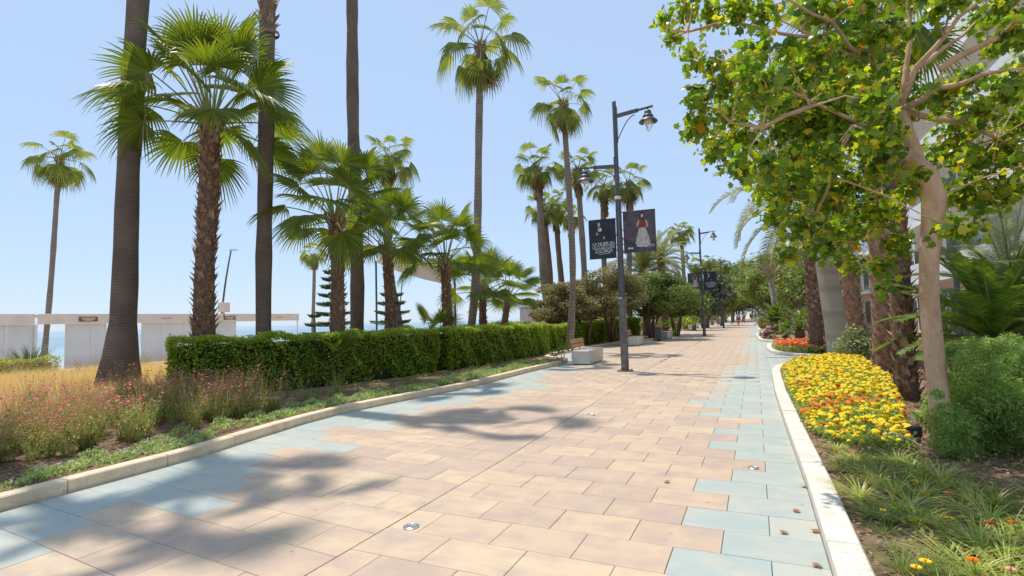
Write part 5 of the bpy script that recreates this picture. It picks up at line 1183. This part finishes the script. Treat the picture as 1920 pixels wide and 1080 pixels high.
bench((-5.80, 38.4, 0), .0, 'third white concrete bench, partly hidden by the litter bin', True)
p = G(1303, 613); bench((p.x, p.y+.6, 0), 0, 'fourth white concrete bench in front of the terracotta pots', False)
p = G(1337, 606); bench((p.x, p.y+.5, 0), 0, 'fifth concrete bench between the second and third lamp posts', False)
p = G(1348, 601); bench((p.x, p.y+.5, 0), 0, 'sixth concrete bench left of the third lamp post', False)
root = empty('litter_bin', (-5.52, 34.0, 0), label='dark grey litter bin with an orange wood-toned lid, between the second and third benches', cat='litter bin')
mb = MB(); mb.box(-.20, .20, -.22, .22, .12, .86, bev=.015); mb.build('body', M_metal, root)
mb = MB(); mb.box(-.15, .15, -.15, .15, .86, 1.05, bev=.01); mb.build('lid', M_wood, root)
mb = MB(); mb.box(-.27, -.205, -.05, .05, 0, .95); mb.box(-.1, .1, -.1, .1, 0, .119); mb.build('post', M_dark, root)
def pot(loc, s_, label, m=M_terra, plant=M_tree, cat='planter', group='terracotta pots'):
    root = empty('planter', loc, label=label, cat=cat, group=group); mb = MB(); mb.lathe([(.22*s_, 0), (.36*s_, .5*s_), (.42*s_, .52*s_), (.42*s_, .62*s_), (.36*s_, .62*s_), (.34*s_, .56*s_), (0, .55*s_)], 14, cap=False); mb.build('pot', m, root)
    r = np.random.default_rng(int(abs(loc[0]*100))); V, F, T, Mx = blob_leaves([((0, 0, .85*s_), (.45*s_, .45*s_, .45*s_)), ((.2*s_, 0, .7*s_), (.3*s_, .3*s_, .3*s_))], 260, .13, r); link('plant', mk('plant', V, F, plant), root, kind='stuff')
for i, (px, py, s_, lb) in enumerate([(1292, 612, 1.5, 'large terracotta pot left of the second lamp post'), (1312, 609, 1.4, 'large terracotta pot directly behind the second lamp post'), (1330, 606, 1.2, 'terracotta pot just right of the second lamp post'), (1283, 613, 1.1, 'leftmost small terracotta pot before the second lamp post')]):
    p = G(px, py); pot((p.x-.6, p.y, 0), s_, lb)
p = G(1405, 597); pot((.6, 60, 0), 1.3, 'round pot with orange-tinted plant at the far right kerb', M_terra, M_purple, group=None)

# ------------------------------------------------------------------ beach stall, sail, beach lamps
XS = -31.0
stall = empty('beach_stall', (XS, 18, 0), label='long white beach stall with a cream fascia band and tall pale panels', cat='stall')
for k, (y0, y1) in enumerate([(-4, 13.6), (13.75, 21.6), (21.75, 29.6)]):
    mb = MB(); mb.box(0, .12, y0-18, y1-18, 1.92, 2.42, bev=.01); mb.build('fascia', M_cream, stall)
    mb = MB(); mb.box(-3.0, -.002, y0-18, y1-18, 2.30, 2.38); mb.build('roof', M_cream, stall)
for y in (-3.9, 5, 13.68, 21.68, 29.55):
    mb = MB(); mb.box(-.02, .05, y-18.04, y-17.96, -.4, 1.918); mb.build('post', M_white, stall)
for (px0, px1) in [(-260, -150), (-148, -10), (-8, 12), (13, 70), (123, 173), (174, 200), (266, 306), (307, 344), (345, 362), (404, 443)]:
    def yat(px):
        d = _f + CR*((px-960)/FPX) - CU*((640-540)/FPX); t = XS/d.x; return d.y*t
    a, b = yat(px0), yat(px1); mb = MB(); mb.box(-.10, -.06, min(a, b)+.01-18, max(a, b)-.01-18, -.3, 1.915, bev=.008); pn = mb.build('panel', M_panel, stall)
    mb = MB(); lo_, hi_ = b+.01-18, a-.01-18; lo_, hi_ = min(lo_, hi_), max(lo_, hi_)
    for u in (lo_, hi_-.05): mb.box(-.058, -.03, u, u+.05, -.28, 1.90)
    mb.box(-.0585, -.031, lo_+.051, hi_-.051, .85, .90); mb.build('frame', M_white, pn)
for i, (px, red, lb) in enumerate([(162, 0, 'brown printed plaque on the stall fascia, left of the massive trunk'), (310, 1, 'faded red printed mark on the stall fascia, right of the massive trunk'), (428, 0, 'brown printed plaque on the stall fascia, beside the shaggy palm'), (523, 1, 'faded red printed mark at the right end of the fascia')]):
    y = yat(px); root = empty('sign', (XS+.122, y, 2.15), label=lb, cat='sign', group='signs on the stall fascia')
    if not red:
        mb = MB(); mb.box(0, .02, -.42, .42, -.12, .12); mb.build('board', M_sign, root); mb = MB(); mb.box(.0202, .024, -.34, .34, .03, .07); mb.box(.0202, .024, -.28, .28, -.03, .005); mb.box(.0202, .024, -.18, .2, -.085, -.055); mb.build('print', M_signt, root)
    else:
        mb = MB(); mb.box(0, .006, -.36, .36, -.03, .03); mb.box(0, .006, -.2, .2, .05, .07); mb.build('print', M_signr, root)
def beach_lamp(p0, p1, label):
    root = empty('beach_lamp', p0, label=label, cat='lamp post', group='slender curved beach lamps'); d = Vector(p1)-Vector(p0); mb = MB()
    P = [Vector((d.x*t**2, d.y*t**2, d.z*t)) for t in np.linspace(0, 1, 9)]; mb.tube(P, [.09-.045*t for t in np.linspace(0, 1, 9)], 8); mb.build('pole', M_metal, root, True)
    mb = MB(); e = P[-1]; mb.add([e+Vector(q) for q in ((-.05, -.16, 0), (.6, -.16, .02), (.6, .16, .02), (-.05, .16, 0), (.0, -.1, .12), (.5, -.1, .11), (.5, .1, .11), (0, .1, .12))], [(3, 2, 1, 0), (4, 5, 6, 7), (0, 1, 5, 4), (1, 2, 6, 5), (2, 3, 7, 6), (3, 0, 4, 7)]); mb.build('lamp_head', M_steel, root)
a = A(412, 640, 36); b = A(433, 471, 36); beach_lamp((a.x, a.y, -.6), b, 'slender curved beach lamp behind the stall, right of the shaggy trunk')
a = A(748, 600, 60); b = A(757, 509, 60); beach_lamp((a.x, a.y, -.6), b, 'slender beach lamp seen under the shade sail')
q = A(420, 576, 33.2); root = empty('sign_box', q, label='small square cream sign box standing above the stall roof', cat='sign'); mb = MB(); mb.box(-.1, .1, -.34, .34, -.3, .3, bev=.01); mb.build('box', M_cream, root); mb = MB(); mb.box(-.02, .02, -.02, .02, -.62, -.302); mb.build('bracket', M_dark, root)
# shade sail
root = empty('shade_sail', (0, 0, 0), label='cream shade sail stretched between poles behind the young palms', cat='shade sail')
c4 = [A(735, 468, 30), A(852, 503, 27), A(842, 534, 28), A(705, 492, 33)]
V = []; n = 10
for j in range(n+1):
    for i in range(n+1):
        u, v = i/n, j/n; p = c4[3].lerp(c4[0], u).lerp(c4[2].lerp(c4[1], u), v)if False else (c4[3]*(1-u)+c4[0]*u)*(1-v)+(c4[2]*(1-u)+c4[1]*u)*v; p = p+Vector((0, 0, -.15*sin(pi*v)+.14*sin(pi*u))); V.append(p)
F = [(j*(n+1)+i, j*(n+1)+i+1, (j+1)*(n+1)+i+1, (j+1)*(n+1)+i) for j in range(n) for i in range(n)]
link('sail', mk('sail', V, F, M_cream, smooth=True), root)
for c_ in (c4[2], c4[3], c4[1]): mb = MB(); mb.tube([(c_.x, c_.y, -.6), (c_.x, c_.y, c_.z+.1)], .06, 8); mb.build('pole', M_metal, root)
# pale low wall seen under the spreading trees
p0, p1 = A(975, 600, 44), A(1160, 600, 52); mb = MB(); d = (p1-p0); mb.add([(p0.x, p0.y, -.3), (p1.x, p1.y, -.3), (p1.x, p1.y+.3, -.3), (p0.x, p0.y+.3, -.3), (p0.x, p0.y, 2.6), (p1.x, p1.y, 2.4), (p1.x, p1.y+.3, 2.4), (p0.x, p0.y+.3, 2.6)], [(3, 2, 1, 0), (4, 5, 6, 7), (0, 1, 5, 4), (1, 2, 6, 5), (2, 3, 7, 6), (3, 0, 4, 7)])
mb.build('beach_wall', M_white, None, label='low white beach building wall behind the spreading trees', cat='wall')

# ------------------------------------------------------------------ buildings on the right
def building(x0, y0, x1, y1, h, floors, label, wall, seed, wins=6):
    root = empty('apartment_building', (x0, y0, 0), label=label, cat='building'); Lx, Ly = x1-x0, y1-y0; fh = h/floors
    mb = MB(); mb.box(0, Lx, 0, Ly, 0, h); mb.build('wall', wall, root)
    mb = MB(); mb.box(-.3, Lx+.3, -.3, Ly+.3, h+.002, h+.35, bev=.03); mb.build('roof', M_white, root)
    for f in range(floors):
        z = f*fh
        if f: mb = MB(); mb.box(-1.6, -.002, .3, Ly-.3, z-.12, z+.08, bev=.01); mb.build('balcony', M_white, root); mb = MB(); mb.box(-1.58, -1.52, .35, Ly-.35, z+.082, z+.95); mb.build('balcony_rail', M_panel, root)
        for k in range(wins):
            y = Ly*(k+.5)/wins; wn = min(1.1, Ly/wins*.36)
            mb = MB(); mb.box(-.06, -.003, y-wn-.08, y+wn+.08, z+.15, z+fh*.8); wf = mb.build('window', M_white, root)
            for s_ in (-1, 1): mb = MB(); mb.box(-.075, -.063, min(y, y+s_*wn)+.04, max(y, y+s_*wn)-.04, z+.25, z+fh*.8-.1); mb.build('pane', M_wglass, wf)
        for k in range(2):
            x = Lx*(k+.5)/2; mb = MB(); mb.box(x-.9, x+.9, -.06, -.003, z+.9, z+fh*.78); wf = mb.build('window', M_white, root); mb = MB(); mb.box(x-.8, x+.8, -.075, -.063, z+1.0, z+fh*.78-.1); mb.build('pane', M_wglass, wf)
    return root
building(9.5, 20, 20, 42, 15, 5, 'white apartment building glimpsed through the leaves on the right', M_white, 1, 7)
building(8.5, 50, 18, 72, 9, 3, 'cream building behind the rough trunks on the right', M_cream, 2, 6)
building(13, 5, 25, 17, 12, 4, 'nearest white building beyond the pale feather palm', M_white, 3, 2)
root = empty('shop_awning', (7.2, 17.5, 0), label='white shop awning with slim steel posts behind the pale feather palm', cat='awning'); mb = MB(); mb.add([(0, -5, 2.35), (2.4, -5, 2.9), (2.4, 5, 2.9), (0, 5, 2.35), (0, -5, 2.40), (2.4, -5, 2.95), (2.4, 5, 2.95), (0, 5, 2.40)], [(3, 2, 1, 0), (4, 5, 6, 7), (0, 1, 5, 4), (1, 2, 6, 5), (2, 3, 7, 6), (3, 0, 4, 7)]); mb.build('canopy', M_white, root)
for y in (-4.8, 0, 4.8): mb = MB(); mb.tube([(.05, y, 0), (.05, y, 2.35)], .04, 8); mb.build('post', M_steel, root)
q = A(1793, 520, 10.5); root = empty('steel_post', (q.x, q.y, .05), label='grey-blue steel post right of the pale trunk', cat='post'); mb = MB(); mb.lathe([(.05, 0), (.05, q.z+.85), (.03, q.z+.9)], 10); mb.build('pole', M_metal, root)
q = A(1824, 530, 9.8); root = empty('flower_spike', (q.x, q.y, .05), label='orange-red flower spike beside the steel post', cat='flower'); mb = MB(); mb.tube([(0, 0, 0), (0, 0, q.z-.05)], .008, 5); mb.build('stem', M_gleaf, root)
V, F, T_, _m = blob_leaves([((0, 0, q.z-.05), (.1, .1, .12))], 9000, .05, rn); link('blossom', mk('blossom', V, F, M_red), root, kind='stuff')

# ------------------------------------------------------------------ small things on the ground
for i, (px, py, r0, lb) in enumerate([(771, 988, .062, 'round steel ground light beside the long joint, nearest'), (1413, 878, .055, 'round steel ground light near the blue tiles on the right'), (1108, 778, .07, 'round steel ground light beside the long joint, farther away'), (1175, 712, .06, 'small steel ground light close in front of the lamp post')]):
    p = G(px, py); root = empty('ground_light', (p.x, p.y, .0015), label=lb, cat='ground light', group='steel ground lights'); mb = MB(); mb.lathe([(r0, 0), (r0, .004), (r0*.86, .009), (r0*.8, .006), (0, .0062)], 24, cap=False); mb.build('ring', M_steel, root); mb = MB(); mb.lathe([(r0*.75, .0064), (r0*.4, .012), (0, .014)], 20, cap=False); mb.build('lens', M_glass, root, True)
dl = [(1505, 867), (1511, 897), (1509, 914), (1493, 960), (1529, 998), (1533, 1063), (1517, 905)]
DL = mk('dry_leaf', [(v[0], v[1]-.4, v[2]+.25*abs(v[0])**1.5) for v in LOBE], LOBEF, M_dry)
for i, (px, py) in enumerate(dl+[(1338, 700), (1383, 684), (1470, 1000), (1250, 905)]):
    p = G(px, py); o = link('dry_leaf', DL, None, (p.x, p.y, .012), i*1.7, label='curled brown dry leaf lying on the blue tiles near the white kerb' if i < 7 else 'small dry leaf lying out on the open paving', cat='dry leaf', group='dry leaves on the paving' if i < 7 else 'stray leaves on the open paving'); o.scale = (.055,)*3; o.rotation_euler.x = .1
p = G(1710, 828, .06); root = empty('flood_light', (p.x, p.y, .055), .5, label='small grey garden floodlight at the foot of the marigolds', cat='floodlight'); mb = MB(); mb.box(-.09, .09, -.05, .05, .06, .19, bev=.015); mb.build('housing', M_metal, root); mb = MB(); mb.box(-.075, .075, -.056, -.051, .075, .175); mb.build('glass', M_wglass, root); mb = MB(); mb.tube([(-.1, 0, .12), (-.1, 0, .01), (.1, 0, .01), (.1, 0, .12)], .008, 5); mb.build('bracket', M_dark, root)
p = G(1765, 850, .06); mb = MB(); mb.tube([(p.x-.05, p.y-.12, .05), (p.x-.06, p.y-.16, .16), (p.x-.02, p.y-.18, .23), (p.x+.03, p.y-.18, .2), (p.x+.04, p.y-.2, .10), (p.x+.02, p.y-.26, .06)], .011, 6); mb.build('hose_end', M_dark, None, True, label='black hose end looping up at the base of the pale trunk', cat='hose')
mb = MB(); mb.tube([(p.x-.1, p.y-.3, .08), (p.x-.28, p.y-.28, .22), (p.x-.42, p.y-.1, .27), (p.x-.62, p.y+.05, .15)], .006, 5); mb.build('flex_pipe', M_conc, None, True, label='thin pale irrigation pipe arching toward the marigolds', cat='pipe')
a, b = A(1538, 674, 18.6), A(1574, 660, 18.6); mb = MB(); mb.tube([a, a.lerp(b, .5)+Vector((0, 0, .06)), b], [.03, .10, .14], 9); mb.build('palm_boot', M_bark, None, True, label='cut pale wooden stump leaning out between the two flower beds', cat='stump')

# ------------------------------------------------------------------ cyclists
def skin_fig(name, pts, edges, mats, parent, rootv=0):
    me = bpy.data.meshes.new(name); me.from_pydata([p[0] for p in pts], edges, []); o = bpy.data.objects.new(name, me); C.objects.link(o)
    m = o.modifiers.new('s', 'SKIN'); m.use_smooth_shade = True
    for i, (p, r) in enumerate(pts): me.skin_vertices[0].data[i].radius = (r, r)
    me.skin_vertices[0].data[rootv].use_root = True
    sb = o.modifiers.new('d', 'SUBSURF'); sb.levels = 1; sb.render_levels = 1
    dg = bpy.context.evaluated_depsgraph_get(); nm = bpy.data.meshes.new_from_object(o.evaluated_get(dg)); bpy.data.objects.remove(o)
    nm.materials.clear(); nm.materials.append(mats); return link(name, nm, parent)
def cyclist(x, y, shirt, lab_p, lab_b, rz=0):
    bk = empty('bicycle', (x, y, 0), rz, label=lab_b, cat='bicycle')
    for yy in (-.52, .52):
        mb = MB(); n = 24
        mb.tube([(0, yy+.33*cos(2*pi*i/n), .35+.33*sin(2*pi*i/n)) for i in range(n+1)], .022, 6, cap=False); wh = mb.build('wheel', M_rubber, bk)
        mb = MB()
        for k in range(8): mb.tube([(0, yy, .35), (0, yy+.32*cos(k*pi/4), .35+.32*sin(k*pi/4))], .003, 3)
        mb.build('spokes', M_steel, wh)
    mb = MB()
    for a, b in (((0, -.52, .35), (0, -.05, .30)), ((0, -.05, .30), (0, -.18, .85)), ((0, -.05, .30), (0, .38, .80)), ((0, -.15, .75), (0, .36, .85)), ((0, .36, .98), (0, .52, .35)), ((0, -.52, .35), (0, -.16, .75))): mb.tube([a, b], .016, 6)
    mb.build('frame', M_dark, bk); mb = MB(); mb.tube([(-.28, .28, 1.02), (-.1, .36, 1.03), (.1, .36, 1.03), (.28, .28, 1.02)], .014, 6); mb.build('handlebar', M_dark, bk); mb = MB(); mb.lathe([(.02, .85), (.08, .88), (.07, .92)], 10, (0, -.2, 0)); mb.build('saddle', M_dark, bk)
    pr = empty('person', (x, y, 0), rz, label=lab_p, cat='person')
    pts = [((0, -.20, .96), .13), ((0, -.13, 1.18), .15), ((0, -.03, 1.38), .15), ((0, .02, 1.47), .06), ((0, .04, 1.53), .055), ((0, .05, 1.62), .095), ((0, .05, 1.70), .075),
           ((-.17, -.01, 1.40), .06), ((-.24, .12, 1.20), .045), ((-.25, .27, 1.06), .032), ((-.25, .32, 1.05), .03), ((.17, -.01, 1.40), .06), ((.24, .12, 1.20), .045), ((.25, .27, 1.06), .032), ((.25, .32, 1.05), .03),
           ((-.10, -.16, .93), .095), ((-.12, .16, .82), .065), ((-.11, -.02, .42), .045), ((-.11, .12, .36), .035), ((.10, -.16, .93), .095), ((.12, .10, .62), .065), ((.11, -.10, .24), .045), ((.11, .05, .17), .035)]
    ed = [(0, 1), (1, 2), (2, 3), (3, 4), (4, 5), (5, 6), (2, 7), (7, 8), (8, 9), (9, 10), (2, 11), (11, 12), (12, 13), (13, 14), (0, 15), (15, 16), (16, 17), (17, 18), (0, 19), (19, 20), (20, 21), (21, 22)]
    skin_fig('body', pts, ed, M_skin, pr)
    k = 1.12; skin_fig('shirt', [(pts[0][0], pts[0][1]*k), (pts[1][0], pts[1][1]*k), (pts[2][0], pts[2][1]*k), (pts[7][0], .075), ((-.21, .06, 1.30), .07), (pts[11][0], .075), ((.21, .06, 1.30), .07)], [(0, 1), (1, 2), (2, 3), (3, 4), (2, 5), (5, 6)], shirt, pr)
    skin_fig('shorts', [((0, -.2, .95), .148), (pts[15][0], .115), ((-.12, .08, .855), .09), (pts[19][0], .115), ((.12, .04, .72), .088)], [(0, 1), (1, 2), (0, 3), (3, 4)], M_shorts, pr)
    mb = MB(); mb.lathe([(.102, 0), (.10, .05), (.07, .10), (0, .12)], 12, (0, .03, 1.645), cap=False); mb.build('hair', M_hair, pr, True)
cyclist(-1.95, 74, M_shirt, 'person in a white shirt riding a bicycle down the promenade', 'bicycle under the rider in the white shirt', pi)
cyclist(-1.60, 92, M_khaki, 'person in a tan shirt riding just behind the white-shirted rider', 'bicycle under the rider in the tan shirt', pi)
for i, (x, y, m, lb) in enumerate([(-.9, 128, M_shorts, 'dark-dressed far pedestrian on the promenade'), (.0, 104, M_rd, 'far pedestrian in red near the right kerb')]):
    pr = empty('person', (x, y, 0), label=lb, cat='person')
    pts = [((0, 0, .95), .14), ((0, 0, 1.2), .14), ((0, 0, 1.4), .15), ((0, 0, 1.5), .055), ((0, 0, 1.62), .095), ((0, 0, 1.70), .07), ((-.2, 0, 1.38), .055), ((-.26, 0, 1.1), .045), ((-.27, .05, .82), .035), ((.2, 0, 1.38), .055), ((.26, 0, 1.1), .045), ((.27, .05, .82), .035), ((-.1, .02, .85), .09), ((-.11, .08, .48), .06), ((-.11, 0, .06), .045), ((.1, -.02, .85), .09), ((.11, -.05, .48), .06), ((.11, -.2, .08), .045)]
    skin_fig('body', pts, [(0, 1), (1, 2), (2, 3), (3, 4), (4, 5), (2, 6), (6, 7), (7, 8), (2, 9), (9, 10), (10, 11), (0, 12), (12, 13), (13, 14), (0, 15), (15, 16), (16, 17)], M_skin, pr)
    skin_fig('clothes', [(pts[0][0], .16), (pts[1][0], .16), (pts[2][0], .165), (pts[12][0], .11), (pts[13][0], .08), (pts[15][0], .11), (pts[16][0], .08)], [(0, 1), (1, 2), (0, 3), (3, 4), (0, 5), (5, 6)], m, pr)
print('tris', sum(len(m.polygons) for m in bpy.data.meshes), 'objects', len(bpy.data.objects))
